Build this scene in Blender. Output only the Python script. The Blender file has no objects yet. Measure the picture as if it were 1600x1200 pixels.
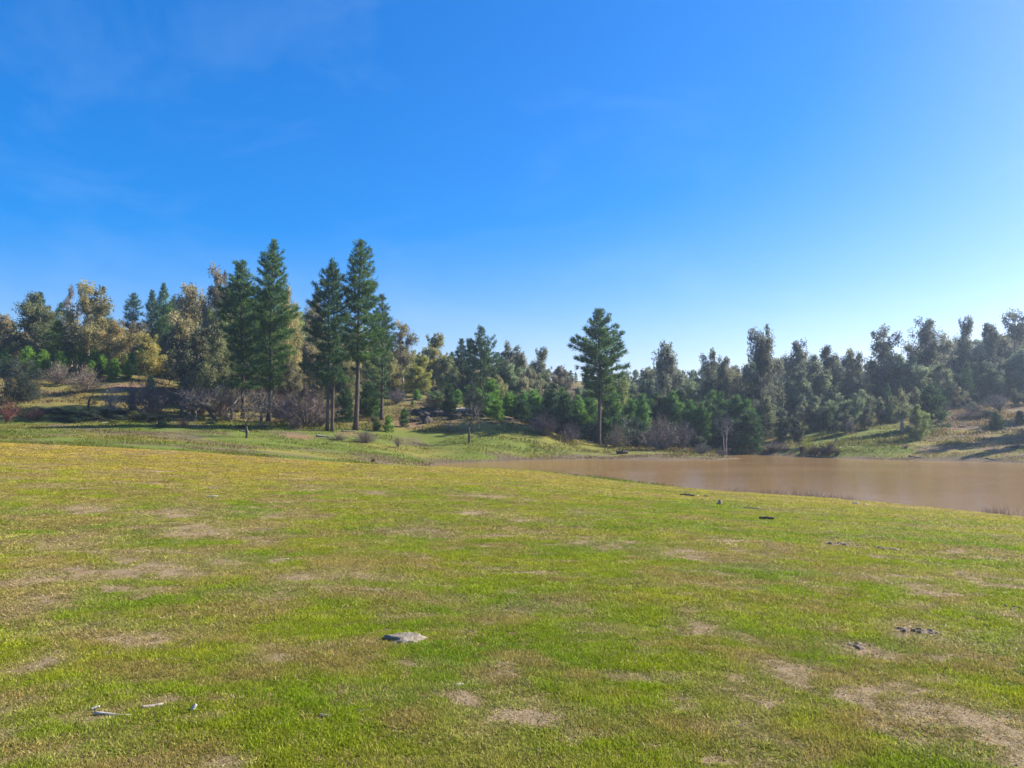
import bpy, math, random
import numpy as np
from mathutils import Vector

# ------------------------------------------------------------------ camera, sky, sun, exposure
S = bpy.context.scene
COL = S.collection
R = math.radians
F_PX, HORIZON = 1209.0, 660.0            # focal length and horizon row in photograph pixels (1600 wide)
CAM_Z = 1.6
TILT = math.atan((HORIZON - 600.0) / F_PX)

cam_data = bpy.data.cameras.new('camera')
cam = bpy.data.objects.new('camera', cam_data); COL.objects.link(cam)
cam.location = (0, 0, CAM_Z); cam.rotation_euler = (R(90) + TILT, 0, 0)
cam_data.sensor_fit = 'HORIZONTAL'; cam_data.sensor_width = 36.0
cam_data.lens = 36.0 * F_PX / 1600.0
cam_data.clip_start = 0.05; cam_data.clip_end = 3000
S.camera = cam

SUN_AZ, SUN_EL = R(71), R(33)            # azimuth measured from the view direction (+Y) towards +X
world = bpy.data.worlds.new('World'); S.world = world; world.use_nodes = True
wn, wl = world.node_tree.nodes, world.node_tree.links
wn.clear()
w_out = wn.new('ShaderNodeOutputWorld'); w_bg = wn.new('ShaderNodeBackground')
sky = wn.new('ShaderNodeTexSky'); sky.sky_type = 'NISHITA'; sky.sun_disc = False
sky.sun_elevation = SUN_EL; sky.sun_rotation = SUN_AZ
sky.altitude = 300; sky.air_density = 1.0; sky.dust_density = 0.9; sky.ozone_density = 3.0
w_hsv = wn.new('ShaderNodeHueSaturation')
w_hsv.inputs['Saturation'].default_value = 1.9
w_hsv.inputs['Hue'].default_value = 0.508
w_gm = wn.new('ShaderNodeGamma'); w_gm.inputs[1].default_value = 0.78
wl.new(sky.outputs[0], w_gm.inputs[0]); wl.new(w_gm.outputs[0], w_hsv.inputs['Color'])
# faint cirrus
w_tc = wn.new('ShaderNodeTexCoord'); w_map = wn.new('ShaderNodeMapping')
w_map.inputs['Scale'].default_value = (2.2, 1.4, 5.0); w_map.inputs['Rotation'].default_value = (0.3, 0.5, 0.4)
w_no = wn.new('ShaderNodeTexNoise'); w_no.inputs['Scale'].default_value = 1.3; w_no.inputs['Detail'].default_value = 6
w_no.inputs['Roughness'].default_value = 0.62; w_no.inputs['Distortion'].default_value = 0.6
w_rm = wn.new('ShaderNodeMapRange'); w_rm.inputs[1].default_value = 0.5; w_rm.inputs[2].default_value = 0.85
w_rm.inputs[3].default_value = 0.0; w_rm.inputs[4].default_value = 0.10
w_mx = wn.new('ShaderNodeMix'); w_mx.data_type = 'RGBA'
wl.new(w_tc.outputs['Generated'], w_map.inputs['Vector']); wl.new(w_map.outputs[0], w_no.inputs['Vector'])
wl.new(w_no.outputs['Fac'], w_rm.inputs[0]); wl.new(w_rm.outputs[0], w_mx.inputs['Factor'])
w_ti = wn.new('ShaderNodeMix'); w_ti.data_type = 'RGBA'; w_ti.blend_type = 'MULTIPLY'; w_ti.inputs[0].default_value = 1; w_ti.inputs[7].default_value = (1.0, .875, 1.0, 1)
wl.new(w_hsv.outputs[0], w_ti.inputs[6]); wl.new(w_ti.outputs[2], w_mx.inputs[6]); w_mx.inputs[7].default_value = (3.6, 4.4, 5.0, 1)
wl.new(w_mx.outputs[2], w_bg.inputs['Color'])
w_bg.inputs['Strength'].default_value = 0.118
wl.new(w_bg.outputs[0], w_out.inputs['Surface'])

sun_data = bpy.data.lights.new('sun', 'SUN'); sun_data.energy = 5.0; sun_data.angle = R(0.53)
sun_data.color = (1.0, 0.93, 0.82)
sun = bpy.data.objects.new('sun', sun_data); COL.objects.link(sun)
sd = Vector((math.sin(SUN_AZ) * math.cos(SUN_EL), math.cos(SUN_AZ) * math.cos(SUN_EL), math.sin(SUN_EL)))
sun.rotation_euler = sd.to_track_quat('Z', 'Y').to_euler()
sun.location = (60, 20, 60)

vs = S.view_settings
S.display_settings.display_device = 'sRGB'
vs.view_transform = 'Standard'; vs.look = 'None'; vs.exposure = 1.33; vs.gamma = 1.0; vs.use_curve_mapping = False
S.render.engine = 'CYCLES'
S.cycles.use_denoising = True; S.cycles.denoiser = 'OPENIMAGEDENOISE'
S.cycles.denoising_input_passes = 'RGB_ALBEDO_NORMAL'; S.cycles.denoising_prefilter = 'ACCURATE'
S.cycles.max_bounces = 6; S.cycles.diffuse_bounces = 3; S.cycles.glossy_bounces = 3
S.cycles.transmission_bounces = 4; S.cycles.volume_bounces = 1; S.cycles.transparent_max_bounces = 8
S.cycles.use_adaptive_sampling = True; S.cycles.adaptive_threshold = 0.004; S.cycles.adaptive_min_samples = 64; S.cycles.sample_clamp_indirect = 4.0

# ------------------------------------------------------------------ numpy helpers
rng = np.random.default_rng(7)
random.seed(7)

def _hash(ix, iy, seed):
    h = (ix.astype(np.int64) * 374761393 + iy.astype(np.int64) * 668265263 + seed * 1442695041) & 0xFFFFFFFF
    h = ((h ^ (h >> 13)) * 1274126177) & 0xFFFFFFFF
    h = h ^ (h >> 16)
    return (h & 0xFFFFFF) / float(0xFFFFFF)

def vnoise(x, y, seed=0):
    x = np.asarray(x, float); y = np.asarray(y, float)
    ix, iy = np.floor(x), np.floor(y); fx, fy = x - ix, y - iy
    fx = fx * fx * (3 - 2 * fx); fy = fy * fy * (3 - 2 * fy)
    a = _hash(ix, iy, seed); b = _hash(ix + 1, iy, seed); c = _hash(ix, iy + 1, seed); d = _hash(ix + 1, iy + 1, seed)
    return (a * (1 - fx) + b * fx) * (1 - fy) + (c * (1 - fx) + d * fx) * fy

def fbm(x, y, seed=0, oct=4):
    s, a, t = 0.0, 1.0, 0.0
    for i in range(oct):
        s = s + a * vnoise(np.asarray(x) * 2 ** i + 17.3 * i, np.asarray(y) * 2 ** i - 9.1 * i, seed + i); t += a; a *= 0.5
    return s / t

def sstep(a, b, x):
    t = np.clip((np.asarray(x, float) - a) / (b - a), 0, 1)
    return t * t * (3 - 2 * t)

ct, st = math.cos(TILT), math.sin(TILT)
def ray(px, py):
    a = (px - 800.0) / F_PX; b = (600.0 - py) / F_PX
    d = (a, ct - b * st, st + b * ct)
    return d[0] / d[1], d[2] / d[1]          # x and z per metre of Y

# ------------------------------------------------------------------ terrain: surveyed spot heights -> smooth surface
WATER_Z = -1.8
def wy(py): return 3.4 * F_PX / (py - HORIZON)
spots = []
def sp(px, py, Y): spots.append(((px - 800) / F_PX * Y, Y, CAM_Z + Y * (HORIZON - py) / F_PX))
def sz(px, Y, z): spots.append(((px - 800) / F_PX * Y, Y, z))
for x, y, z in [(0, 0, 0), (8, 0, 0), (-8, 0, 0), (0, -15, 0.1), (30, -15, -.6), (-30, -10, .6), (0, 5, 0), (-5, 8, .05), (5, 8, -.12),
                (-60, 20, 1.6), (60, 0, -1.6), (-90, -60, 3), (90, -60, -1), (0, -120, 1), (-300, -300, 12), (300, -300, 8),
                (-420, 250, 46), (0, 430, 12), (420, 250, 34), (-200, 160, 26), (260, 120, 22), (0, 300, 11), (-160, 300, 22), (180, 280, 16), (-300, 600, 30), (0, 700, 20), (350, 600, 30),
                (75, 22, -1.7), (70, 40, -2.7), (110, 45, -2.7), (110, 25, -1.9), (105, 75, -.5), (130, 60, 1), (160, 40, 2), (100, 100, 8)]:
    spots.append((x, y, z))
for Y, z in [(12, -.33), (16, -.68), (20, -1.02), (24, -1.4), (28, -1.8), (31, -2.1), (36, -2.5)]: sz(1600, Y, z)
for Y, z in [(16, -.4), (22, -.8), (28, -1.24), (34.8, -1.8), (39, -2.2)]: sz(1292, Y, z)
for Y, z in [(18, -.28), (26, -.71), (34, -1.2), (43, -1.8), (48, -2.2)]: sz(1000, Y, z)
for Y, z in [(24, -.45), (32, -.85), (40, -1.3), (49, -1.8), (54, -2.1)]: sz(925, Y, z)
for Y, z in [(20, -.12), (30, -.48), (38, -.77), (46, -1.4), (53, -1.9), (60, -2.3)]: sz(820, Y, z)
for Y, z in [(18, -.03), (28, -.26), (37, -.57), (46, -1.35), (54, -1.8), (61, -2.0)]: sz(700, Y, z)
for Y, z in [(16, .03), (25, -.12), (36, -.40), (45, -1.2), (54, -1.5)]: sz(600, Y, z)
for Y, z in [(16, .13), (25, .2), (36, .2), (44, -.3), (52, -.12)]: sz(300, Y, z)
for Y, z in [(10, .12), (16, .28), (25, .5), (36, .62), (44, .25), (52, .4)]: sz(0, Y, z)
for Y, z in [(36, 1.0), (60, 1.5)]: sz(-400, Y, z)
for a in [(600, 712, 61), (450, 700, 60), (300, 680, 62), (300, 666, 70), (0, 672, 62), (0, 664, 69), (100, 645, 76), (100, 600, 90), (100, 575, 105),
          (100, 545, 125), (100, 520, 170), (0, 640, 76), (0, 590, 92), (0, 530, 125), (-400, 620, 80), (-400, 540, 125),
          (200, 610, 86), (200, 585, 96), (300, 658, 75), (300, 640, 85), (300, 590, 105), (300, 540, 130), (300, 520, 170), (420, 658, 80), (420, 600, 110),
          (560, 672, 75), (500, 675, 72), (560, 645, 88), (620, 640, 88), (620, 605, 105), (600, 560, 140), (600, 545, 180),
          (690, 648, 86), (690, 670, 79), (690, 690, 74), (690, 706, 69.5), (740, 692, 73.5), (740, 707, 69.5), (800, 664, 82), (800, 645, 95), (800, 590, 140), (800, 592, 180),
          (850, 690, 78), (935, 694, 84), (935, 702, 79), (935, 683, 95), (935, 600, 160), (935, 596, 200), (1100, 706, 80), (1100, 692, 95), (1100, 600, 160),
          (870, 713, 73), (1000, 713.5, 73), (1090, 714.5, 73), (1000, 704, 79)]: sp(*a)
for px, py in [(700, 724), (780, 720.5), (870, 719), (1000, 719), (1110, 719), (1150, 715.5), (1180, 710.5), (1240, 713), (1300, 716), (1360, 718), (1420, 719.5), (1500, 721), (1600, 724)]:
    sz(px, wy(py), WATER_Z)
for a in [(1200, 704, 84), (1240, 704, 79), (1300, 706, 76), (1360, 709, 73.5), (1420, 708, 72.5), (1500, 708, 70), (1600, 708, 68), (1200, 690, 92), (1300, 690, 82), (1300, 668, 92), (1300, 648, 107), (1300, 600, 150), (1420, 690, 79),
          (1420, 668, 87), (1420, 645, 98), (1420, 600, 130), (1600, 690, 74), (1600, 655, 87), (1600, 620, 102), (1600, 580, 130), (1600, 566, 170),
          (1200, 640, 120), (1200, 590, 170), (1400, 585, 180), (1900, 690, 70), (1900, 560, 140)]: sp(*a)
for px, Y, z in [(760, 63, -2.15), (840, 64, -2.3), (1000, 58, -2.8), (1170, 76, -2.2), (1200, 62, -2.8), (1300, 52, -2.8), (1450, 56, -2.8), (1600, 46, -2.9), (1600, 58, -2.5), (1120, 64, -2.5)]: sz(px, Y, z)
SPT = np.array(spots); K = 60.0
def _phi(r2): return np.where(r2 > 1e-12, 0.5 * r2 * np.log(np.maximum(r2, 1e-12)), 0.0)
_n = len(SPT); _c = SPT[:, :2] / K
_A = np.zeros((_n + 3, _n + 3))
_A[:_n, :_n] = _phi(((_c[:, None] - _c[None]) ** 2).sum(-1)) + np.eye(_n) * 2e-5
_A[:_n, _n] = 1; _A[:_n, _n + 1:] = _c; _A[_n, :_n] = 1; _A[_n + 1:, :_n] = _c.T
_w = np.linalg.solve(_A, np.concatenate([SPT[:, 2], [0, 0, 0]]))
def height(x, y):
    x = np.atleast_1d(np.asarray(x, float)); y = np.atleast_1d(np.asarray(y, float))
    out = np.empty(x.shape); q = np.stack([x, y], -1) / K
    for i in range(0, len(x), 40000):
        qq = q[i:i + 40000]
        r2 = ((qq[:, None, :] - _c[None]) ** 2).sum(-1)
        out[i:i + 40000] = _phi(r2) @ _w[:_n] + _w[_n] + qq @ _w[_n + 1:]
    amp = 0.5 * sstep(76, 105, y)
    out += amp * (fbm(x * .14, y * .14, 3, 4) - .5) * 2
    out += (0.05 * sstep(2, 10, np.hypot(x, y)) + .10 * sstep(60, 66, y) + .2 * sstep(72, 82, y)) * (fbm(x * .55, y * .55, 11, 3) - .5)
    out += 0.03 * (fbm(x * 1.6, y * 1.6, 21, 3) - .5) * sstep(90, 40, y)
    return out
def hz(x, y): return float(height(x, y)[0])
def on_ground(px, py, y0=2.0, y1=220.0):
    rx, rz = ray(px, py)
    Y = np.concatenate([np.arange(y0, 30, .04), np.arange(30, y1, .2)])
    below = CAM_Z + rz * Y < height(rx * Y, Y)
    i = int(np.argmax(below)) if below.any() else len(Y) - 1
    return Vector((rx * Y[i], Y[i], hz(rx * Y[i], Y[i])))
def at(px, Y):
    x = (px - 800) / F_PX * Y
    return Vector((x, Y, hz(x, Y)))
def top_z(py, Y): return CAM_Z + ray(800, py)[1] * Y

# ------------------------------------------------------------------ meshes and objects
def mesh_np(name, V, T, mats, vary=None, mi=None, smooth=False):
    V = np.ascontiguousarray(V, dtype=np.float32); T = np.ascontiguousarray(T, dtype=np.int32); k = T.shape[1]
    me = bpy.data.meshes.new(name)
    me.vertices.add(len(V)); me.vertices.foreach_set('co', V.ravel())
    me.loops.add(T.size); me.loops.foreach_set('vertex_index', T.ravel())
    me.polygons.add(len(T))
    me.polygons.foreach_set('loop_start', np.arange(0, T.size, k, dtype=np.int32))
    if vary is not None:
        at_ = me.attributes.new('vary', 'FLOAT', 'FACE'); at_.data.foreach_set('value', np.asarray(vary, np.float32))
    for m in (mats if isinstance(mats, (list, tuple)) else [mats]): me.materials.append(m)
    if mi is not None: me.polygons.foreach_set('material_index', np.asarray(mi, np.int32))
    me.polygons.foreach_set('use_smooth', np.full(len(T), smooth))
    me.update(calc_edges=True); me.validate()
    return me

def link(name, data, parent=None, loc=(0, 0, 0), rz=0.0, scale=None, color=None):
    o = bpy.data.objects.new(name, data); COL.objects.link(o)
    o.parent = parent; o.location = loc; o.rotation_euler = (0, 0, rz)
    if scale is not None: o.scale = scale
    if color is not None: o.color = (*color, 1)
    return o
def tag(o, label=None, cat=None, group=None, kind=None):
    if label: o['label'] = label
    if cat: o['category'] = cat
    if group: o['group'] = group
    if kind: o['kind'] = kind
    return o

class Geo:
    """Collects tubes, ribbons and leaf triangles as triangles."""
    def __init__(s): s.V, s.T, s.A, s.n = [], [], [], 0
    def add(s, V, T, a):
        V = np.asarray(V, float); T = np.asarray(T, int)
        s.V.append(V); s.T.append(T + s.n); s.n += len(V)
        s.A.append(np.broadcast_to(np.asarray(a, float), (len(T),)))
    def tube(s, P, r, n=6, a=.5, cap=True):
        P = np.asarray(P, float); r = np.broadcast_to(np.asarray(r, float), (len(P),))
        d = np.gradient(P, axis=0); d /= np.linalg.norm(d, axis=1, keepdims=True) + 1e-9
        ref = np.array([1, 0, 0.]) if abs(d[0, 2]) > .8 else np.array([0, 0, 1.])
        u = np.cross(d, ref); u /= np.linalg.norm(u, axis=1, keepdims=True) + 1e-9; v = np.cross(d, u)
        an = np.arange(n) * 2 * math.pi / n
        ring = P[:, None] + r[:, None, None] * (np.cos(an)[None, :, None] * u[:, None] + np.sin(an)[None, :, None] * v[:, None])
        V = ring.reshape(-1, 3); T = []
        for i in range(len(P) - 1):
            for j in range(n):
                p, q = i * n + j, i * n + (j + 1) % n
                T += [(p, q, q + n), (p, q + n, p + n)]
        if cap:
            m = len(V); V = np.vstack([V, P[:1], P[-1:]]); e = (len(P) - 1) * n
            for j in range(n): T += [(m, (j + 1) % n, j), (m + 1, e + j, e + (j + 1) % n)]
        s.add(V, T, a)
    def blades(s, base, dirn, length, width, a, bend=None):
        """One thin triangle each, base edge in a random sideways direction."""
        base = np.asarray(base, float); dirn = np.asarray(dirn, float); n = len(base)
        L = np.broadcast_to(length, (n,))[:, None]; W = np.broadcast_to(width, (n,))[:, None] * .5
        side = np.cross(dirn, rng.normal(size=(n, 3))); side /= np.linalg.norm(side, axis=1, keepdims=True) + 1e-9
        V = np.stack([base - side * W, base + side * W, base + dirn * L], 1).reshape(-1, 3)
        s.add(V, np.arange(3 * n).reshape(-1, 3), a)
    def leaves(s, c, dirn, length, width, a):
        """Lozenge leaf of two triangles around its centre."""
        c = np.asarray(c, float); n = len(c)
        L = np.broadcast_to(length, (n,))[:, None] * .5; W = np.broadcast_to(width, (n,))[:, None] * .5
        side = np.cross(dirn, rng.normal(size=(n, 3))); side /= np.linalg.norm(side, axis=1, keepdims=True) + 1e-9
        V = np.stack([c - dirn * L, c + side * W, c + dirn * L, c - side * W], 1).reshape(-1, 3)
        i = np.arange(n)[:, None] * 4
        T = np.concatenate([i + np.array([[0, 1, 2]]), i + np.array([[0, 2, 3]])])
        s.add(V, T, np.concatenate([np.broadcast_to(a, (n,))] * 2))
    def mesh(s, name, mat, smooth=False):
        return mesh_np(name, np.concatenate(s.V), np.concatenate(s.T), mat, vary=np.concatenate(s.A), smooth=smooth)

def unit(v): return v / (np.linalg.norm(v, axis=-1, keepdims=True) + 1e-9)

# ------------------------------------------------------------------ materials
def new_mat(name):
    m = bpy.data.materials.new(name); m.use_nodes = True
    n = m.node_tree.nodes; n.clear()
    return m, n, m.node_tree.links
def leaf_mat(name, transl=.35, lo=.55, hi=1.5, hue=.02):
    """Colour of each plant (object colour) varied leaf by leaf."""
    m, n, l = new_mat(name)
    out = n.new('ShaderNodeOutputMaterial'); oi = n.new('ShaderNodeObjectInfo')
    at_ = n.new('ShaderNodeAttribute'); at_.attribute_name = 'vary'
    mr = n.new('ShaderNodeMapRange'); mr.inputs[3].default_value = lo; mr.inputs[4].default_value = hi
    hs = n.new('ShaderNodeHueSaturation'); hr = n.new('ShaderNodeMapRange')
    hr.inputs[3].default_value = .5 + hue; hr.inputs[4].default_value = .5 - hue
    l.new(at_.outputs['Fac'], mr.inputs[0]); l.new(at_.outputs['Fac'], hr.inputs[0])
    l.new(oi.outputs['Color'], hs.inputs['Color']); l.new(mr.outputs[0], hs.inputs['Value']); l.new(hr.outputs[0], hs.inputs['Hue'])
    d = n.new('ShaderNodeBsdfPrincipled'); d.inputs['Roughness'].default_value = .62; d.inputs['Specular IOR Level'].default_value = .3
    t = n.new('ShaderNodeBsdfTranslucent'); mx = n.new('ShaderNodeMixShader'); mx.inputs[0].default_value = transl
    l.new(hs.outputs[0], d.inputs['Base Color']); l.new(hs.outputs[0], t.inputs['Color'])
    l.new(d.outputs[0], mx.inputs[1]); l.new(t.outputs[0], mx.inputs[2]); l.new(mx.outputs[0], out.inputs[0])
    return m
def rough_mat(name, c1, c2, scale=6.0, stretch=(1, 1, 1), rough=.9, bump=.4, objcol=False):
    m, n, l = new_mat(name)
    out = n.new('ShaderNodeOutputMaterial'); d = n.new('ShaderNodeBsdfPrincipled')
    d.inputs['Roughness'].default_value = rough; d.inputs['Specular IOR Level'].default_value = .2
    tc = n.new('ShaderNodeTexCoord'); mp = n.new('ShaderNodeMapping'); mp.inputs['Scale'].default_value = stretch
    no = n.new('ShaderNodeTexNoise'); no.inputs['Scale'].default_value = scale; no.inputs['Detail'].default_value = 6; no.inputs['Roughness'].default_value = .65
    cr = n.new('ShaderNodeValToRGB'); cr.color_ramp.elements[0].position = .35; cr.color_ramp.elements[1].position = .68
    cr.color_ramp.elements[0].color = (*c1, 1); cr.color_ramp.elements[1].color = (*c2, 1)
    bp = n.new('ShaderNodeBump'); bp.inputs['Strength'].default_value = bump; bp.inputs['Distance'].default_value = .03
    l.new(tc.outputs['Object'], mp.inputs[0]); l.new(mp.outputs[0], no.inputs['Vector']); l.new(no.outputs['Fac'], cr.inputs[0])
    l.new(no.outputs['Fac'], bp.inputs['Height']); l.new(bp.outputs[0], d.inputs['Normal'])
    if objcol:
        oi = n.new('ShaderNodeObjectInfo'); mx = n.new('ShaderNodeMix'); mx.data_type = 'RGBA'; mx.blend_type = 'MULTIPLY'; mx.inputs[0].default_value = 1
        l.new(cr.outputs[0], mx.inputs[6]); l.new(oi.outputs['Color'], mx.inputs[7]); l.new(mx.outputs[2], d.inputs['Base Color'])
    else: l.new(cr.outputs[0], d.inputs['Base Color'])
    l.new(d.outputs[0], out.inputs[0])
    return m
M = {
    'needle': leaf_mat('pine needles', .35, .45, 2.0, .025),
    'leaf': leaf_mat('eucalyptus leaves', .5, .5, 2.0, .018),
    'twig': leaf_mat('bare twigs', .0, .5, 1.2, .02),
    'grass': leaf_mat('grass blades', .4, .55, 1.5, .03),
    'pine_bark': rough_mat('pine bark', (.05, .036, .028), (.13, .10, .085), 5, (1, 1, .25)),
    'pale_bark': rough_mat('eucalyptus bark', (.22, .17, .13), (.48, .42, .36), 3, (1, 1, .3), bump=.15),
    'dark_bark': rough_mat('dark bark', (.05, .042, .036), (.16, .14, .12), 8, (1, 1, .4)),
    'log': rough_mat('weathered log', (.10, .085, .07), (.36, .32, .28), 5, (4, 4, .6), objcol=True),
    'rock': rough_mat('grey rock', (.11, .09, .065), (.36, .31, .235), 16, bump=1.0),
    'soil': rough_mat('dark soil', (.075, .058, .040), (.25, .195, .135), 26, bump=.25),
    'char': rough_mat('charred wood', (.02, .018, .016), (.10, .085, .075), 9, bump=.6),
    'white': rough_mat('bleached white', (.30, .27, .22), (.62, .58, .50), 20, bump=.3),
}

def ground_material():
    m, n, l = new_mat('meadow ground')
    out = n.new('ShaderNodeOutputMaterial'); d = n.new('ShaderNodeBsdfPrincipled')
    d.inputs['Roughness'].default_value = .95; d.inputs['Specular IOR Level'].default_value = .1
    geo = n.new('ShaderNodeNewGeometry'); at_ = n.new('ShaderNodeAttribute'); at_.attribute_name = 'zones'
    sep = n.new('ShaderNodeSeparateColor'); l.new(at_.outputs['Color'], sep.inputs[0])
    def noise(sc, det=5, ro=.6):
        t = n.new('ShaderNodeTexNoise'); t.inputs['Scale'].default_value = sc; t.inputs['Detail'].default_value = det; t.inputs['Roughness'].default_value = ro
        l.new(geo.outputs['Position'], t.inputs['Vector']); return t
    def ramp(src, p0, c0, p1, c1):
        r = n.new('ShaderNodeValToRGB'); r.color_ramp.elements[0].position = p0; r.color_ramp.elements[1].position = p1
        r.color_ramp.elements[0].color = (*c0, 1); r.color_ramp.elements[1].color = (*c1, 1); l.new(src, r.inputs[0]); return r
    def mix(f, a, b):
        x = n.new('ShaderNodeMix'); x.data_type = 'RGBA'; l.new(f, x.inputs['Factor']); l.new(a, x.inputs[6]); l.new(b, x.inputs[7]); return x.outputs[2]
    def math_(op, a, b):
        x = n.new('ShaderNodeMath'); x.operation = op; x.use_clamp = True
        for i, v in enumerate((a, b)):
            if isinstance(v, (int, float)): x.inputs[i].default_value = v
            else: l.new(v, x.inputs[i])
        return x.outputs[0]
    n1, n2, n3 = noise(9), noise(45, 6, .7), noise(2.2)
    green = ramp(n2.outputs['Fac'], .32, (.07, .075, .016), .66, (.15, .20, .03)).outputs[0]
    gold = ramp(n2.outputs['Fac'], .32, (.12, .090, .025), .68, (.32, .25, .06)).outputs[0]
    soil = ramp(n2.outputs['Fac'], .30, (.12, .087, .045), .70, (.34, .255, .145)).outputs[0]
    litter = ramp(n1.outputs['Fac'], .32, (.065, .047, .030), .70, (.20, .15, .09)).outputs[0]
    at2 = n.new('ShaderNodeAttribute'); at2.attribute_name = 'zones_far'; sep2 = n.new('ShaderNodeSeparateColor'); l.new(at2.outputs['Color'], sep2.inputs[0])
    thatch = ramp(n2.outputs['Fac'], .34, (.045, .036, .012), .66, (.23, .185, .06)).outputs[0]
    earth = ramp(n1.outputs['Fac'], .30, (.10, .062, .036), .72, (.30, .185, .11)).outputs[0]
    green = mix(sep2.outputs[1], green, thatch); soil = mix(sep2.outputs[0], soil, earth)
    def edge(ch, soft=.35):
        a = math_('SUBTRACT', n1.outputs['Fac'], .5)
        b = n.new('ShaderNodeMath'); b.operation = 'MULTIPLY_ADD'; l.new(a, b.inputs[0]); b.inputs[1].default_value = 0
        s = n.new('ShaderNodeMath'); s.operation = 'MULTIPLY_ADD'; l.new(n1.outputs['Fac'], s.inputs[0]); s.inputs[1].default_value = .9; l.new(ch, s.inputs[2])
        r = n.new('ShaderNodeMapRange'); r.inputs[1].default_value = .95 - soft / 2; r.inputs[2].default_value = .95 + soft / 2; l.new(s.outputs[0], r.inputs[0]); return r.outputs[0]
    c = mix(edge(sep.outputs[1], .7), green, gold)
    c = mix(edge(sep.outputs[2], .5), c, litter)
    c = mix(edge(sep.outputs[0], .35), c, soil)
    l.new(c, d.inputs['Base Color'])
    bp = n.new('ShaderNodeBump'); bp.inputs['Strength'].default_value = .7; bp.inputs['Distance'].default_value = .025
    l.new(n2.outputs['Fac'], bp.inputs['Height']); l.new(bp.outputs[0], d.inputs['Normal'])
    l.new(d.outputs[0], out.inputs[0])
    return m

# ------------------------------------------------------------------ ground zones
def blob(x, y, c, rx, ry, rot=0.0, soft=.5):
    dx, dy = x - c[0], y - c[1]
    if rot: dx, dy = dx * math.cos(rot) + dy * math.sin(rot), -dx * math.sin(rot) + dy * math.cos(rot)
    return np.clip((1 - np.sqrt((dx / rx) ** 2 + (dy / ry) ** 2)) / soft, 0, 1)
PATCH = []   # bare earth seen in the photograph: px, py, half width px, half depth m, strength
for px, py, hw, hd, s in [(1535, 1150, 115, .50, 1.0), (1232, 1050, 58, .22, 1), (1090, 980, 45, .22, .7), (1340, 1015, 60, .18, .9), (1440, 985, 60, .25, .8),
                          (930, 985, 50, .2, .5), (860, 950, 60, .3, .55), (1060, 865, 55, .4, 1), (930, 850, 45, .4, .7), (815, 815, 45, .5, .9), (720, 800, 60, .5, .8), (640, 830, 70, .6, .6),
                          (575, 770, 40, .7, .9), (760, 775, 60, .6, .7), (340, 830, 90, .6, .7), (430, 805, 80, .6, .6), (110, 795, 60, .7, .8), (60, 850, 90, .8, .6), (280, 800, 70, .6, .7),
                          (230, 890, 110, .6, .8), (60, 900, 80, .5, .7), (520, 905, 90, .4, .75), (430, 920, 60, .3, .6), (40, 945, 60, .4, .9), (260, 1000, 70, .25, .8), (55, 1040, 50, .2, .8),
                          (400, 1030, 50, .25, .6), (100, 985, 70, .2, .6), (190, 870, 60, .4, .6), (1430, 925, 45, .35, .9), (1390, 905, 90, .5, .6), (1550, 905, 60, .5, .8), (1500, 1000, 60, .3, .6),
                          (1150, 1080, 90, .3, .5), (1160, 880, 60, .5, .5), (1310, 850, 40, .5, .6), (1560, 960, 50, .3, .5), (1230, 800, 60, .7, .5), (900, 800, 50, .6, .5), (1150, 1130, 60, .2, .5),
                          (640, 1040, 40, .1, .4), (20, 1110, 60, .2, .5), (150, 1170, 80, .15, .5), (700, 940, 50, .2, .4), (1075, 955, 40, .2, .5), (560, 850, 60, .4, .4)]:
    p = on_ground(px, py); PATCH.append((p, hw / F_PX * p.y, hd, s))
HILL_SOIL = []   # earth on the far slopes
for px, py, hw, hd, s in [(200, 605, 30, 4, .9), (85, 570, 30, 5, .7), (640, 665, 30, 3, .9), (620, 650, 35, 6, .5), (1480, 700, 50, 3, .62), (1570, 705, 45, 3, .65), (1530, 682, 50, 4, .5),
                          (560, 680, 60, 2.5, .6), (470, 683, 40, 2, .8), (800, 655, 50, 3, .7), (280, 655, 40, 2, .6), (1480, 670, 40, 4, .6), (1230, 690, 20, 2, .6)]:
    p = on_ground(px, py, 50); HILL_SOIL.append((p, hw / F_PX * p.y, hd, s))
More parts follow.
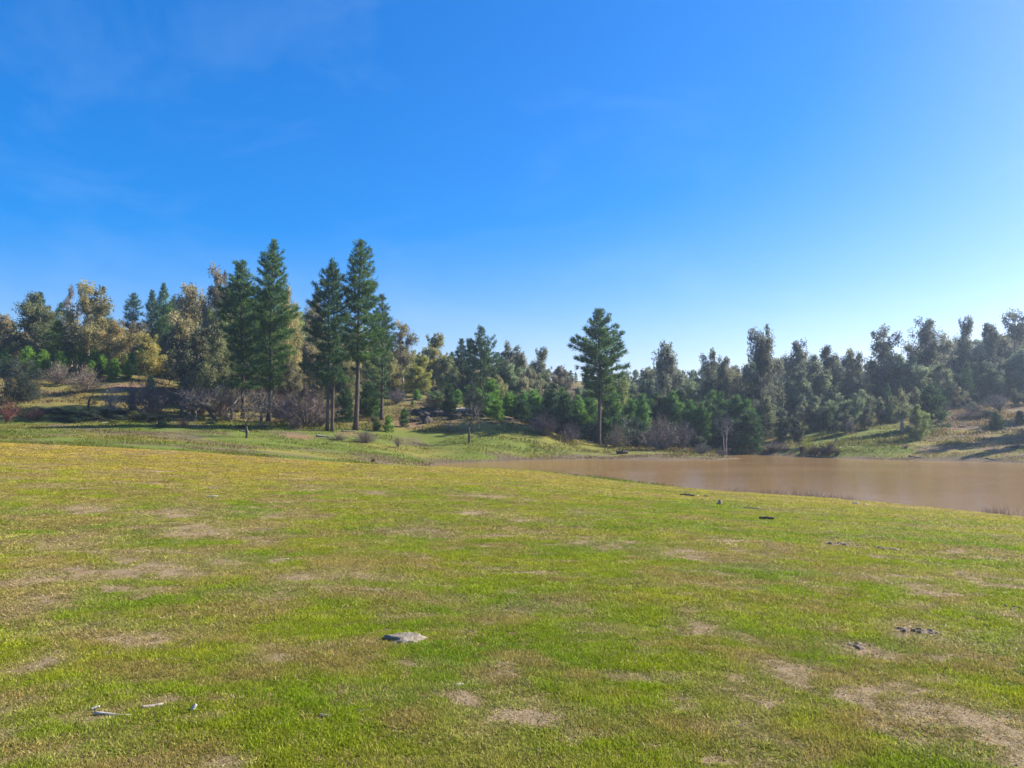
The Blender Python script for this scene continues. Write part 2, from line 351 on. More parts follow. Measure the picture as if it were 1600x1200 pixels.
def zones(x, y):
    px = 800 + F_PX * x / np.maximum(y, .5)
    rr = np.hypot(x, y)
    near = sstep(40, 34, y)
    n_big = fbm(x * .22, y * .45, 31, 4); n_mid = fbm(x * .9, y * 1.5, 41, 4); n_fin = fbm(x * 3, y * 4, 51, 3)
    bare = np.clip((n_mid - .54) * 2.0 + (n_big - .5) * 1.4, 0, 1) * near * .7
    bare += np.clip((n_fin - .56) * 2.6, 0, .6) * near
    leftish = sstep(900, 200, px)
    bare += near * np.clip((n_mid - .46), 0, 1) * .8 * leftish * sstep(7, 12, rr)
    for p, rx, ry, s in PATCH:
        bare = np.maximum(bare, s * blob(x + (n_mid - .5) * rx * 2.4, y + (n_fin - .5) * ry * 2.6, p, rx * 1.5, ry * 1.8, soft=.9) * (.55 + .9 * n_fin))
    gold = near * (sstep(8, 34, rr) * .62 + .10) * (.75 + .7 * (n_big - .5) * 2)
    gold = gold + (.30 * sstep(30, 37, y) + .28 * sstep(14, 26, y)) * near * sstep(850, 250, px)
    # strip beyond the crest: fresh green with some dull patches
    strip = sstep(40, 46, y) * sstep(80, 72, y)
    gold = gold + strip * np.clip((fbm(x * .1, y * .35, 61, 4) - .42) * 2.2, 0, .6)
    litter = strip * np.clip((fbm(x * .2, y * .6, 71, 4) - .46) * 3.0, 0, .75)
    hill = sstep(73, 82, y)
    dl = sstep(1180, 1260, px) * sstep(1460, 1380, px) * sstep(95, 86, y)
    gold = gold + hill * (.62 + .6 * (fbm(x * .12, y * .2, 81, 4) - .5)) * (1 - .75 * dl)
    litter = litter + hill * np.clip(.28 + 1.6 * (fbm(x * .18, y * .25, 91, 4) - .5) + .35 * sstep(90, 120, y), 0, 1) * (1 - .9 * dl)
    dl2 = sstep(330, 240, px) * sstep(75, 80, y); gold = gold + .2 * dl2; litter = litter + .14 * dl2
    dry = sstep(1390, 1450, px) * sstep(64, 66, y); gold = gold + .25 * dry; litter = litter + dry * np.clip(.25 + 1.6 * (fbm(x * .3, y * .4, 95, 4) - .45), 0, 1)  # right slope: dry brown ground, with some tree shade put into the litter colour
    litter = litter + .8 * sstep(WATER_Z + .34, WATER_Z + .10, height_cache[0] + .25 * (n_mid - .5)) if height_cache[0] is not None else litter
    for p, rx, ry, s in HILL_SOIL:
        bare = np.maximum(bare, s * blob(x + (n_big - .5) * rx, y + (n_mid - .5) * ry, p, rx * 1.3, ry * 1.3, soft=.8))
    return np.clip(bare, 0, 1), np.clip(gold, 0, 1), np.clip(litter, 0, 1)
height_cache = [None]

def build_ground():
    fine = np.concatenate([np.arange(-58, -42, .4), np.arange(-42, 42.01, .125), np.arange(42.4, 58.1, .4)]); coarse = np.arange(61, 299.1, 3.5)
    ang = np.radians(np.concatenate([fine, coarse])); rad = [.25]
    while rad[-1] < 700: rad.append(rad[-1] * 1.0145 + .004)
    rad = np.array(rad); na, nr = len(ang), len(rad)
    x = (np.sin(ang)[None] * rad[:, None]).ravel(); y = (np.cos(ang)[None] * rad[:, None]).ravel()
    z = height(x, y); height_cache[0] = z
    b, g, li = zones(x, y); height_cache[0] = None
    V = np.stack([x, y, z], 1); V = np.vstack([V, [[0, 0, hz(0, 0)]]])
    i = np.arange(nr - 1)[:, None] * na; j = np.arange(na)[None]; jn = (j + 1) % na
    Q = np.stack([i + j, i + na + j, i + na + jn, i + jn], -1).reshape(-1, 4)
    me = mesh_np('ground', V, Q, ground_material(), smooth=True)
    at_ = me.color_attributes.new('zones', 'FLOAT_COLOR', 'POINT')
    cc = np.zeros((len(V), 4), np.float32); cc[:-1, 0], cc[:-1, 1], cc[:-1, 2], cc[:, 3] = b, g, li, 1
    at_.data.foreach_set('color', cc.ravel())
    a2 = me.color_attributes.new('zones_far', 'FLOAT_COLOR', 'POINT'); c2 = np.ones((len(V), 4), np.float32)
    c2[:, 0] = sstep(45, 60, V[:, 1]); c2[:, 1] = sstep(42, 33, V[:, 1]); a2.data.foreach_set('color', c2.ravel())
    tag(link('ground', me), kind='structure')
build_ground()

def build_water():
    m, n, l = new_mat('muddy water')
    out = n.new('ShaderNodeOutputMaterial'); d = n.new('ShaderNodeBsdfPrincipled')
    d.inputs['Base Color'].default_value = (.25, .150, .060, 1); d.inputs['Roughness'].default_value = .10
    d.inputs['IOR'].default_value = 1.33; d.inputs['Specular IOR Level'].default_value = .17
    geo = n.new('ShaderNodeNewGeometry')
    def noise(sc, stretch, det):
        mp = n.new('ShaderNodeMapping'); mp.inputs['Scale'].default_value = stretch; l.new(geo.outputs['Position'], mp.inputs[0])
        t = n.new('ShaderNodeTexNoise'); t.inputs['Scale'].default_value = sc; t.inputs['Detail'].default_value = det; l.new(mp.outputs[0], t.inputs['Vector']); return t
    a, b = noise(2.2, (1, 1.6, 1), 4), noise(9, (1, 1.4, 1), 3)
    ad = n.new('ShaderNodeMath'); ad.operation = 'MULTIPLY_ADD'; ad.inputs[1].default_value = .35
    l.new(b.outputs['Fac'], ad.inputs[0]); l.new(a.outputs['Fac'], ad.inputs[2])
    cnoise = noise(.07, (1, 2.2, 1), 4); rr_ = n.new('ShaderNodeMapRange'); rr_.inputs[1].default_value = .42; rr_.inputs[2].default_value = .66; rr_.inputs[3].default_value = .07; rr_.inputs[4].default_value = .15
    l.new(cnoise.outputs['Fac'], rr_.inputs[0]); l.new(rr_.outputs[0], d.inputs['Roughness'])
    bp = n.new('ShaderNodeBump'); bp.inputs['Strength'].default_value = .35; bp.inputs['Distance'].default_value = .05
    l.new(ad.outputs[0], bp.inputs['Height']); l.new(bp.outputs[0], d.inputs['Normal'])
    l.new(d.outputs[0], out.inputs[0])
    xs = np.linspace(-14, 150, 60); ys = np.linspace(18, 96, 40)
    X, Y = np.meshgrid(xs, ys); V = np.stack([X.ravel(), Y.ravel(), np.full(X.size, WATER_Z)], 1)
    i = np.arange(39)[:, None] * 60 + np.arange(59)[None]
    Q = np.stack([i, i + 1, i + 61, i + 60], -1).reshape(-1, 4)
    tag(link('lake_water', mesh_np('lake_water', V, Q, m)), kind='structure')
build_water()

# ------------------------------------------------------------------ tree makers (metres, base at origin)
def needle_tufts(g, C, D, L, W, k, sh=.75):
    """k needle sprays at each tuft centre, fanning round the shoot direction."""
    C = np.repeat(C, k, 0); D = np.repeat(D, k, 0); v = np.repeat(rng.uniform(.1, .9, len(C) // k), k)
    d = unit(D + rng.normal(size=D.shape) * sh + np.array([0, 0, .22]))
    g.blades(C + rng.normal(size=C.shape) * .07, d, L * rng.uniform(.7, 1.25, len(C)) * 1.08, W * 1.25 * rng.uniform(.7, 1.3, len(C)),
             np.clip(v + rng.normal(size=len(C)) * .15, 0, 1))

def pine(h, prof, crown_base, trunk_r, spacing=.62, tuft=.42, k=8, dens=5.0, lean=0.0, stems=1, gap=.09):
    """prof: list of (height, reach to the left, reach to the right) in metres."""
    wood, g = Geo(), Geo()
    P = np.array(prof, float); P = P[np.argsort(P[:, 0])]
    def axis(z, off=0.0):
        return np.stack([lean * z / h + .06 * np.sin(z * .35) + off * np.minimum(z / 6, 1) * 0 + off, .05 * np.cos(z * .3), z], -1)
    zz = np.linspace(0, h * .985, 16); rr = trunk_r * np.clip(1 - zz / h, 0.02, 1) ** .8
    rr[0] *= 1.35
    for s in range(stems):
        wood.tube(axis(zz, (s - (stems - 1) / 2) * trunk_r * 3.2), rr, 8)
    # dead stubs below the crown
    for _ in range(int(10 * crown_base / 5)):
        z = random.uniform(crown_base * .35, crown_base * 1.1); a = random.uniform(0, 6.28); le = random.uniform(.2, .9)
        p = axis(np.array([z]))[0]; q = p + np.array([math.cos(a) * le, math.sin(a) * le, random.uniform(-.1, .2)])
        wood.tube([p, q], [.03, .012], 3)
    C, D = [], []; seed_ = random.uniform(0, 50)
    z = crown_base
    while z < h - .25:
        f = (z - crown_base) / (h - crown_base)
        rl, rr_ = np.interp(z, P[:, 0], P[:, 1]), np.interp(z, P[:, 0], P[:, 2])
        nb = random.choice((4, 5, 5, 6)); a0 = random.uniform(0, 6.28)
        for b in range(nb):
            if random.random() < gap: continue
            a = a0 + b * 6.283 / nb + random.uniform(-.35, .35); c = math.cos(a)
            r = (rr_ if c > 0 else rl) * abs(c) + .5 * (rl + rr_) * (1 - abs(c))
            r *= random.uniform(.6, 1.18) * (.72 + .56 * float(vnoise(c * 1.5 + seed_, z * .55 + math.sin(a) * 1.5, 5))) * np.interp(f, [.7, .95], [1, .6])
            el = R(np.interp(f, [0, .3, .75, 1], [-8, 6, 26, 40]) + random.uniform(-14, 14)); ln = r / max(.45, math.cos(el))
            s = np.linspace(0, 1, 5)
            up = ln * (math.sin(el) * s + .16 * s ** 2 - .03); up *= min(1, (h - z) * .8 / max(.05, up[-1]))
            p0 = axis(np.array([z]))[0]
            pts = p0 + np.stack([math.cos(a) * r * s, math.sin(a) * r * s, up], 1)
            wood.tube(pts, np.linspace(.018 + .012 * r, .008, 5), 4, cap=False)
            nt = max(4, int(ln * dens * 2.4))
            t = 1 - (1 - .12) * rng.random(nt) ** 1.25
            cc = np.stack([np.interp(t, s, pts[:, i]) for i in range(3)], 1)
            sp_ = (.30 * ln * (1.05 - t) + .08) * rng.normal(size=nt)
            cc[:, 0] += -math.sin(a) * sp_; cc[:, 1] += math.cos(a) * sp_; cc[:, 2] += rng.normal(size=nt) * .06 - .03 * abs(sp_)
            dd = np.tile([math.cos(a), math.sin(a), .35 + math.sin(el)], (nt, 1)) + np.stack([-math.sin(a) * sp_, math.cos(a) * sp_, 0 * sp_], 1) * 1.2
            C.append(cc); D.append(unit(dd))
        z += spacing * random.uniform(.75, 1.2) * (1 - .35 * f)
    n = 16; zt = h - .25 - rng.random(n) * .9
    C.append(axis(zt) + rng.normal(size=(n, 3)) * .06); D.append(np.tile([0, 0, 1.], (n, 1)))
    C = np.concatenate(C); needle_tufts(g, C, np.concatenate(D), np.repeat(tuft * (1 - .5 * sstep(.72, .97, C[:, 2] / h)), k),  .048, k, .66)
    return wood, g

def euc(h, w, seed, clear=.28, n_clump=42, per=120, leaf=.34, taper=.55, droop=.8, stems=1):
    """Slender tree with hanging leaves gathered in loose clumps; w is the crown width."""
    random.seed(seed); wood, g = Geo(), Geo()
    for s in range(stems):
        ox = random.uniform(-.3, .3) * (stems > 1); ph = random.uniform(0, 6.28)
        def axis(z): return np.stack([ox * (1 + 2 * z / h) + .18 * w * .3 * np.sin(z * 3.2 / h + ph), .15 * np.cos(z * 2.6 / h + ph) - .15 * math.cos(ph), z], -1)
        zz = np.linspace(0, h * .96, 12)
        wood.tube(axis(zz), (.014 * h + .02) * np.clip(1 - zz / h, .05, 1) ** .9, 6)
    K = max(5, int(n_clump / 4.2)); per_limb = int(n_clump * 2.6 / K)
    for j in range(K + 1):
        top_ = j == K
        t = 1.0 if top_ else ((j + random.random()) / K) ** .9
        f = clear + (1 - clear) * t
        rad = .5 * w * np.interp(t, [0, .18, .45, .75, 1.0], [.55, .95, 1.0, .62 + .3 * (1 - taper), .16 + .3 * (1 - taper)]) * random.uniform(.7, 1.15) * (.2 if top_ else 1)
        a = j * 2.4 + random.uniform(-.5, .5)
        z0 = max(.05, f - random.uniform(.14, .24) - .12 * top_) * h; z1 = min(f + random.uniform(-.04, .05), .98) * h
        p0 = axis(np.array([z0]))[0]; c1 = axis(np.array([z1]))[0] + np.array([math.cos(a) * rad, math.sin(a) * rad, 0])
        mid = p0 * .5 + c1 * .5 + np.array([0, 0, -.06 * h * .5])
        wood.tube([p0, p0 * .4 + mid * .6, mid, c1], [.0045 * h + .012, .035, .028, .012], 4, cap=False)
        ltone = random.uniform(.2, .75)
        for q in range(max(3, int(per_limb * (1.2 - .5 * t)))):
            u = random.uniform(.2, 1.05); base = p0 * (1 - u) ** 2 + 2 * mid * u * (1 - u) + c1 * u * u
            c = base + rng.normal(size=3) * np.array([.11 * w, .11 * w, .035 * h]) * (1.1 - .5 * t)
            cr = random.uniform(.28, .82) * (.55 + .45 * min(1, w / 4)) * (1.1 - .45 * t)
            n = int(1.75 * per * random.uniform(.6, 1.3) * (cr / .75) ** 1.4) + 14
            v = unit(rng.normal(size=(n, 3))) * (rng.random((n, 1)) ** .6) * np.array([1, 1, 1.8]) * cr * rng.uniform(.85, 1.3)
            tone = np.clip(ltone + random.uniform(-.25, .25), 0, 1)
            d = unit(rng.normal(size=(n, 3)) * .75 + np.array([0, 0, -droop]))
            g.leaves(c + v, d, leaf * rng.uniform(.6, 1.25, n), leaf * .27 * rng.uniform(.7, 1.3, n), np.clip(tone + rng.normal(size=n) * .2, 0, 1))
    return wood, g

def shrub(h, w, seed, n_clump=26, per=90, leaf=.16):
    random.seed(seed); g = Geo()
    for i in range(n_clump):
        a = random.uniform(0, 6.28); q = random.random() ** .55; el = random.random()
        c = np.array([math.cos(a) * q * w * .42 * math.cos(el * 1.1), math.sin(a) * q * w * .42 * math.cos(el * 1.1), h * (.18 + .68 * el)])
        g.tube([[c[0] * .1, c[1] * .1, 0], [c[0] * .6, c[1] * .6, c[2] * .6], c], [.03, .02, .008], 3, a=.1, cap=False)
        cr = w * random.uniform(.12, .2); n = per; tone = random.uniform(.2, .8)
        v = unit(rng.normal(size=(n, 3))) * rng.random((n, 1)) ** .4 * cr
        g.leaves(c + v, unit(rng.normal(size=(n, 3)) + [0, 0, .3]), leaf * rng.uniform(.6, 1.3, n), leaf * .45, np.clip(tone + rng.normal(size=n) * .2, 0, 1))
    return g

def twiggy(h, w, seed, stems=60, twigs=22, arch=.5, thick=.02, up=1.0):
    """Leafless bush: arching stems from one root, each with many fine side twigs."""
    random.seed(seed); g = Geo()
    B, D, L = [], [], []
    for i in range(stems):
        a = random.uniform(0, 6.28); spread = random.random() ** .7
        hh = h * random.uniform(.6, 1.05) * (1 - (.62 if up < 1.2 else .3) * spread ** 2); rr = w * .5 * spread
        s = np.linspace(0, 1, 6)
        r = rr * (s ** ((.75 if up < 1.2 else 1.2) * up)); z = hh * (s * (1 + arch * spread * .6) - arch * spread * .6 * s ** 2)
        P = np.stack([np.cos(a + .2 * s) * r, np.sin(a + .2 * s) * r, z], 1) + rng.normal(size=(6, 3)) * .04 * s[:, None]
        g.tube(P, np.linspace(thick, thick * .3, 6), 3, a=random.uniform(.1, .6), cap=False)
        t = rng.uniform(.25, 1, twigs); p = np.stack([np.interp(t, s, P[:, j]) for j in range(3)], 1)
        tan = unit(np.stack([np.interp(t, s, np.gradient(P[:, j])) for j in range(3)], 1))
        B.append(p); D.append(unit(tan + rng.normal(size=(twigs, 3)) * .65)); L.append(rng.uniform(.12, .34, twigs) * h * .6)
    B, D, L = np.concatenate(B), np.concatenate(D), np.concatenate(L)
    g.blades(B, D, L, thick * .9, rng.random(len(B)))
    t = rng.uniform(.3, 1, (len(B), 2)); B2 = (B[:, None] + D[:, None] * (L[:, None] * t)[..., None]).reshape(-1, 3); D2 = np.repeat(D, 2, 0)
    g.blades(B2, unit(D2 + rng.normal(size=D2.shape) * .7), np.repeat(L, 2) * .55, thick * .7, rng.random(len(B2)))
    return g

def bare_tree(h, w, seed, trunk_r=.12, fork=.25, depth=5, stems=1, lean=.0):
    """Leafless tree: trunk (part) and branches (part)."""
    random.seed(seed); tr, br = Geo(), Geo()
    def grow(p, d, ln, r, lev):
        n = 4; pts = [p]
        for i in range(n):
            d = unit(d + rng.normal(size=3) * .16 + np.array([0, 0, .04])); pts.append(pts[-1] + d * ln / n)
        br.tube(pts, np.linspace(r, r * .62, n + 1), 4 if lev < 3 else 3, a=random.uniform(.1, .8), cap=False)
        if lev >= depth:
            m = 7; b = np.array(pts[1:])[rng.integers(0, n, m)]
            br.blades(b, unit(d + rng.normal(size=(m, 3)) * .8), ln * rng.uniform(.4, 1, m), .018, rng.random(m)); return
        for c in range(random.choice((2, 3, 3))):
            k = random.randint(max(1, n - 2), n)
            nd = unit(d + rng.normal(size=3) * .62 + np.array([0, 0, .12]))
            grow(pts[k], nd, ln * random.uniform(.58, .86), r * .6, lev + 1)
    for s in range(stems):
        off = np.array([(s - (stems - 1) / 2) * .25, 0, 0]); z = np.linspace(0, fork * h, 5)
        P = np.stack([off[0] + (lean + off[0] * .6) * z / (fork * h) + .04 * np.sin(z * 3), .05 * np.cos(z * 2.1) - .05, z], 1)
        tr.tube(P, np.linspace(trunk_r * 1.25, trunk_r * .8, 5), 7)
        for b in range(4 if stems == 1 else 3):
            a = random.uniform(0, 6.28) if b else 0; sp_ = .35 * w / h * random.uniform(.8, 1.6)
            grow(P[-1] if b < 3 else P[-2], unit(np.array([math.cos(a + b * 2.1) * sp_ * 1.6, math.sin(a + b * 2.1) * sp_ * 1.6, .8])), h * .26, trunk_r * .55, 2)
    return tr, br

# ------------------------------------------------------------------ placing plants
def plant(name, cat, label, p, trunk=None, crown=None, rz=0.0, scale=(1, 1, 1), color=(1, 1, 1), group=None, crown_name='crown', sink=.08):
    e = bpy.data.objects.new(name, None); COL.objects.link(e); e.empty_display_size = .3
    e.location = (p.x, p.y, p.z - sink); e.rotation_euler = (0, 0, rz); e.scale = scale
    tag(e, label, cat, group)
    if trunk: link('trunk', trunk, e)
    if crown: link(crown_name, crown, e, color=color)
    return e
def single(name, cat, label, p, mesh, rz=0.0, scale=(1, 1, 1), color=(1, 1, 1), group=None, sink=.05):
    o = link(name, mesh, None, (p.x, p.y, p.z - sink), rz, scale, color)
    return tag(o, label, cat, group)

PINE_G, PINE_D, PINE_Y = (.066, .128, .028), (.052, .100, .034), (.11, .21, .025)
YOUNG = (.125, .235, .022)
def hero_pine(label, px, Y, top, prof_px, base_px=None, color=PINE_G, trunk_r=.2, crown_py=None, **kw):
    """prof_px: rows (py, leftmost px, rightmost px) of the crown in the photograph."""
    bx = base_px if base_px is not None else px
    p = at(bx, Y); h = top_z(top, Y) - p.z; m = Y / F_PX
    prof = [(top_z(r[0], Y) - p.z, max(.15, (px - r[1]) * m), max(.15, (r[2] - px) * m)) for r in prof_px]
    cb = top_z(crown_py, Y) - p.z
    wood, g = pine(h, prof, cb, trunk_r, lean=(px - bx) * m, **kw)
    plant('pine_tree', 'pine tree', label, p, wood.mesh('pine_trunk', M['pine_bark'], True), g.mesh('pine_crown', M['needle']), color=color)

random.seed(3)
hero_pine('tall dark pine with a ragged ball-shaped top, left of the tallest left pine', 373, 82, 407,
          [(407, 366, 380), (418, 352, 388), (432, 362, 384), (440, 345, 392), (470, 342, 400), (520, 338, 405), (570, 350, 410), (605, 345, 400)], 380, PINE_G, .24, 602, dens=6.5, gap=.08)
hero_pine('tall pine with a narrow spire over a broad lower crown, beside the ball-topped pine', 424, 80, 371,
          [(371, 421, 426), (395, 412, 436), (412, 401, 447), (440, 400, 444), (460, 398, 450), (480, 395, 466), (540, 388, 462), (590, 395, 450), (608, 408, 435)], 420, PINE_G, .26, 600, dens=6.0)
hero_pine('dark pine on a twin trunk, leaning close to the tall pine with the clear trunk', 517, 73, 404,
          [(404, 515, 520), (420, 508, 528), (455, 494, 536), (480, 485, 545), (530, 472, 550), (570, 476, 548), (600, 500, 540)], 515, PINE_D, .15, 592, dens=6.0, stems=2)
hero_pine('tallest pine with a long clear trunk in the middle of the left group', 562, 75, 371,
          [(371, 559, 565), (390, 547, 575), (420, 538, 588), (455, 538, 588), (490, 532, 598), (540, 536, 606), (566, 546, 590)], 556, PINE_G, .25, 560, dens=5.6, gap=.06)
hero_pine('small pine spire showing just right of the tallest clear-trunked pine', 597, 82, 457,
          [(455, 594, 599), (475, 584, 606), (500, 574, 614), (530, 562, 614), (570, 560, 606), (600, 570, 602)], 596, PINE_D, .18, 616, dens=4.6)
hero_pine('lone spreading pine standing on the grassy spit by the lake', 938, 84, 482,
          [(482, 933, 946), (494, 922, 952), (510, 914, 960), (525, 918, 972), (536, 900, 984), (552, 893, 984), (575, 903, 982), (605, 912, 972), (622, 922, 960)], 935, PINE_G, .24, 618, dens=6.5, gap=.05)
hero_pine('pale green pine with the broadest crown of the trio left of centre', 752, 104, 507,
          [(507, 749, 755), (530, 738, 768), (560, 732, 776), (600, 728, 780), (640, 730, 778)], 750, (.055, .10, .03), .17, 640, dens=4.6)
hero_pine('thin middle pine of the trio left of centre', 734, 108, 526,
          [(526, 732, 736), (550, 726, 744), (600, 722, 748), (630, 724, 746)], 733, (.05, .09, .032), .13, 630, dens=4.2)
hero_pine('narrow left pine of the trio left of centre', 720, 110, 528,
          [(528, 718, 722), (550, 711, 729), (600, 706, 734), (630, 710, 730)], 720, (.045, .082, .036), .13, 630, dens=4.2)

# generic species meshes, made once and shared by copies
random.seed(11)
POLE_PINES = []
for i in range(3):
    w_, g_ = pine(10, [(2, 1.5, 1.5), (5, 1.35, 1.35), (8, .8, .8), (10, .15, .15)], 2.2, .13, spacing=.5, dens=4.2, k=6, tuft=.45)
    POLE_PINES.append((w_.mesh('slim_pine_trunk', M['pine_bark'], True), g_.mesh('slim_pine_crown', M['needle'])))
YOUNG_PINES = []
for i in range(4):
    w_, g_ = pine(4, [(.2, 1.1, 1.0), (1.4, 1.05, 1.1), (2.8, .7, .65), (4, .1, .1)], .25, .06, spacing=.34, dens=7, k=7, tuft=.34)
    YOUNG_PINES.append((w_.mesh('young_pine_trunk', M['pine_bark'], True), g_.mesh('young_pine_crown', M['needle'])))
EUCS = []
for i, (w, cl, nc, tp, stm) in enumerate([(3.6, .25, 46, .55, 1), (4.4, .2, 54, .3, 2), (3.0, .3, 40, .75, 1), (4.0, .12, 56, .6, 2), (3.2, .35, 34, .25, 1), (4.6, .08, 60, .85, 1)]):
    w_, g_ = euc(10, w, 100 + i, cl, nc, 110, .34, tp, stems=stm)
    EUCS.append((w_.mesh('eucalyptus_trunk', M['pale_bark'], True), g_.mesh('eucalyptus_crown', M['leaf']), w))
SPARSE = []
for i in range(2):
    w_, g_ = euc(10, 2.6, 140 + i, .4, 16, 60, .34, .3, stems=2)
    SPARSE.append((w_.mesh('sparse_eucalyptus_trunk', M['pale_bark'], True), g_.mesh('sparse_eucalyptus_crown', M['leaf']), 2.6))
SHRUBS = [shrub(2, 2.2, 200 + i).mesh('shrub', M['leaf']) for i in range(3)]
TWIGS = [twiggy(2.4, 3.0, 220 + i, 70, 20, .5).mesh('bare_bush', M['twig']) for i in range(3)]
VASES = [twiggy(2.6, 2.2, 230 + i, 36, 18, .15, .022, 1.4).mesh('upright_bare_bush', M['twig']) for i in range(2)]

GREY, OLIVE, BRONZE, YELLOW, ORANGE, DKGREEN = (.14, .15, .09), (.14, .155, .065), (.25, .215, .10), (.30, .29, .08), (.30, .245, .09), (.05, .075, .035)
used_e = [0]
def eucalypt(label, px, Y, top, w_px, color, kind=None, group=None, name='eucalyptus_tree', cat='eucalyptus', pool=None):
    pool = pool or EUCS; i = kind if kind is not None else used_e[0] % len(pool); used_e[0] += 1
    tm, cm, w = pool[i]; p = at(px, Y); h = top_z(top, Y) - p.z
    sx = w_px * Y / F_PX / w; sx = min(max(sx, .25), .62 * h / w, 2.2)
    return plant(name, cat, label, p, tm, cm, rng.uniform(0, 6.28), (sx, sx, h / 10), color, group)
def conifer(label, px, Y, top, color, w_px=None, young=False, group=None):
    pool = YOUNG_PINES if young else POLE_PINES; i = int(rng.integers(len(pool))); tm, cm = pool[i]
    p = at(px, Y); h = max(.6, top_z(top, Y) - p.z); H = 4 if young else 10; w = 2.2 if young else 3.0
    s = h / H; sx = w_px * Y / F_PX / w if w_px else s * rng.uniform(.85, 1.1)
    if young: sx = min(sx, (1.0 if px < 300 else 1.35) * s)
    return plant('young_pine' if young else 'pine_tree', 'young pine' if young else 'pine tree', label, p, tm, cm, rng.uniform(0, 6.28), (sx, sx, s), color, group)

# ---- left hillside
for a in [
    ('broad grey-green eucalyptus at the left end of the skyline', 62, 104, 462, 86, OLIVE, 1),
    ('brown-tinged eucalyptus cut by the left edge of the picture', 6, 104, 492, 50, BRONZE, 0),
    ('tall bronze eucalyptus with a pale bare lower trunk, highest on the left hill', 136, 100, 440, 62, (0.269, 0.241, 0.100), 4),
    ('orange-brown rounded eucalyptus right of the tall bronze one', 186, 98, 500, 54, ORANGE, 1),
    ('yellow-leaved eucalyptus above the bare purple-grey bush', 232, 92, 522, 40, (0.293, 0.262, 0.072), 2),
    ('pinkish bronze eucalyptus left of the feathery-topped one', 292, 106, 444, 66, (0.269, 0.241, 0.114), 0),
    ('feathery-topped eucalyptus leaning against the ball-topped pine', 338, 100, 416, 44, (0.199, 0.178, 0.108), 4),
    ('large grey eucalyptus mass below the bronze crowns, left of the ball-topped pine', 300, 88, 512, 84, (0.137, 0.143, 0.078), 3),
    ('olive eucalyptus close to the left flank of the ball-topped pine', 335, 86, 505, 50, (0.156, 0.169, 0.072), 0),
    ('tawny eucalyptus behind the left of the yellow-leaved tree', 208, 108, 498, 44, (0.199, 0.178, 0.100), 5),
    ('orange-brown eucalyptus glimpsed between the spire pine and the twin-trunk pine', 458, 104, 452, 46, (0.293, 0.262, 0.100), 1),
    ('pale bronze eucalyptus behind the twin-trunk pine', 490, 108, 472, 44, (0.222, 0.199, 0.100), 0),
    ('grey eucalyptus behind the long clear trunk of the tallest pine', 540, 92, 545, 54, (0.182, 0.182, 0.078), 3),
    ('straw-coloured eucalyptus with a rounded top right of the small pine spire', 628, 112, 502, 38, (0.222, 0.199, 0.094), 4),
    ('pale yellow-green eucalyptus in front of the round-topped straw one', 612, 100, 548, 46, (0.221, 0.215, 0.078), 3),
    ('yellow-green eucalyptus with an orange flank above the brown bushes', 652, 98, 556, 40, (0.234, 0.247, 0.065), 2),
    ('yellowish pointed eucalyptus left of the pine trio', 676, 108, 522, 40, (0.221, 0.221, 0.072), 2),
    ('grey-green eucalyptus between the pointed yellow one and the pine trio', 697, 106, 556, 36, (0.156, 0.182, 0.078), 0),
    ('dark grey eucalyptus with a tall blunt top right of the pine trio', 797, 112, 535, 36, (0.130, 0.143, 0.085), 4),
    ('brownish eucalyptus second right of the pine trio', 816, 110, 550, 34, (0.147, 0.150, 0.085), 0),
    ('grey eucalyptus with a thin pointed tip midway between trio and lone pine', 844, 114, 544, 30, (0.143, 0.156, 0.091), 2),
    ('dull brown rounded eucalyptus just left of the lone pine', 884, 112, 572, 52, (0.152, 0.136, 0.094), 1),
    ('pale green eucalyptus just right of the lone pine trunk', 966, 94, 588, 40, (0.169, 0.208, 0.065), 0),
    ('large grey eucalyptus with a blunt dome right of the lone pine', 1045, 104, 537, 52, (0.137, 0.150, 0.098), 0),
    ('brown-grey eucalyptus right of the blunt domed one', 1012, 112, 572, 36, (0.140, 0.143, 0.091), 5),
    ('eucalyptus with a small tuft raised above its crown, left of the conical one', 1110, 112, 546, 34, (0.137, 0.150, 0.098), 4),
    ('rounded bronze-grey eucalyptus left of the conical one', 1134, 108, 560, 48, (0.164, 0.163, 0.091), 1),
    ('tall conical eucalyptus rising highest over the lake head', 1193, 98, 502, 66, (0.137, 0.143, 0.091), 5),
    ('wide open-topped eucalyptus right of the conical one', 1258, 104, 533, 56, (0.143, 0.156, 0.098), 1),
    ('flat-topped grey eucalyptus beside the wide open-topped one', 1290, 106, 540, 46, (0.150, 0.156, 0.098), 3),
    ('low dome eucalyptus at the dip of the right skyline', 1334, 108, 546, 48, (0.150, 0.156, 0.091), 0),
    ('tall loose-crowned eucalyptus right of the skyline dip', 1385, 106, 512, 54, (0.137, 0.143, 0.091), 4),
    ('broad double-topped eucalyptus on the right hill', 1444, 108, 502, 66, (0.137, 0.143, 0.091), 1),
    ('narrow steeple-shaped eucalyptus between the two broad right-hand crowns', 1510, 110, 497, 32, (0.130, 0.143, 0.091), 2),
    ('broad eucalyptus left of the last one at the right edge', 1554, 112, 505, 52, (0.130, 0.137, 0.091), 3),
    ('tallest right-hand eucalyptus at the edge of the picture', 1590, 108, 484, 50, (0.130, 0.137, 0.091), 4),
]: eucalypt(*a[:6], kind=a[6])
for a in [('thin see-through eucalyptus left of the tall bronze one', 109, 104, 448, 26, (0.176, 0.157, 0.129), 0),
          ('wispy eucalyptus sapling standing in front of the right wood', 1410, 84, 606, 34, (0.195, 0.195, 0.078), 1),
          ('slight eucalyptus sapling with a round head high on the right slope', 1503, 98, 604, 32, (0.169, 0.163, 0.078), 0)]:
    eucalypt(*a[:6], kind=a[6], pool=SPARSE)
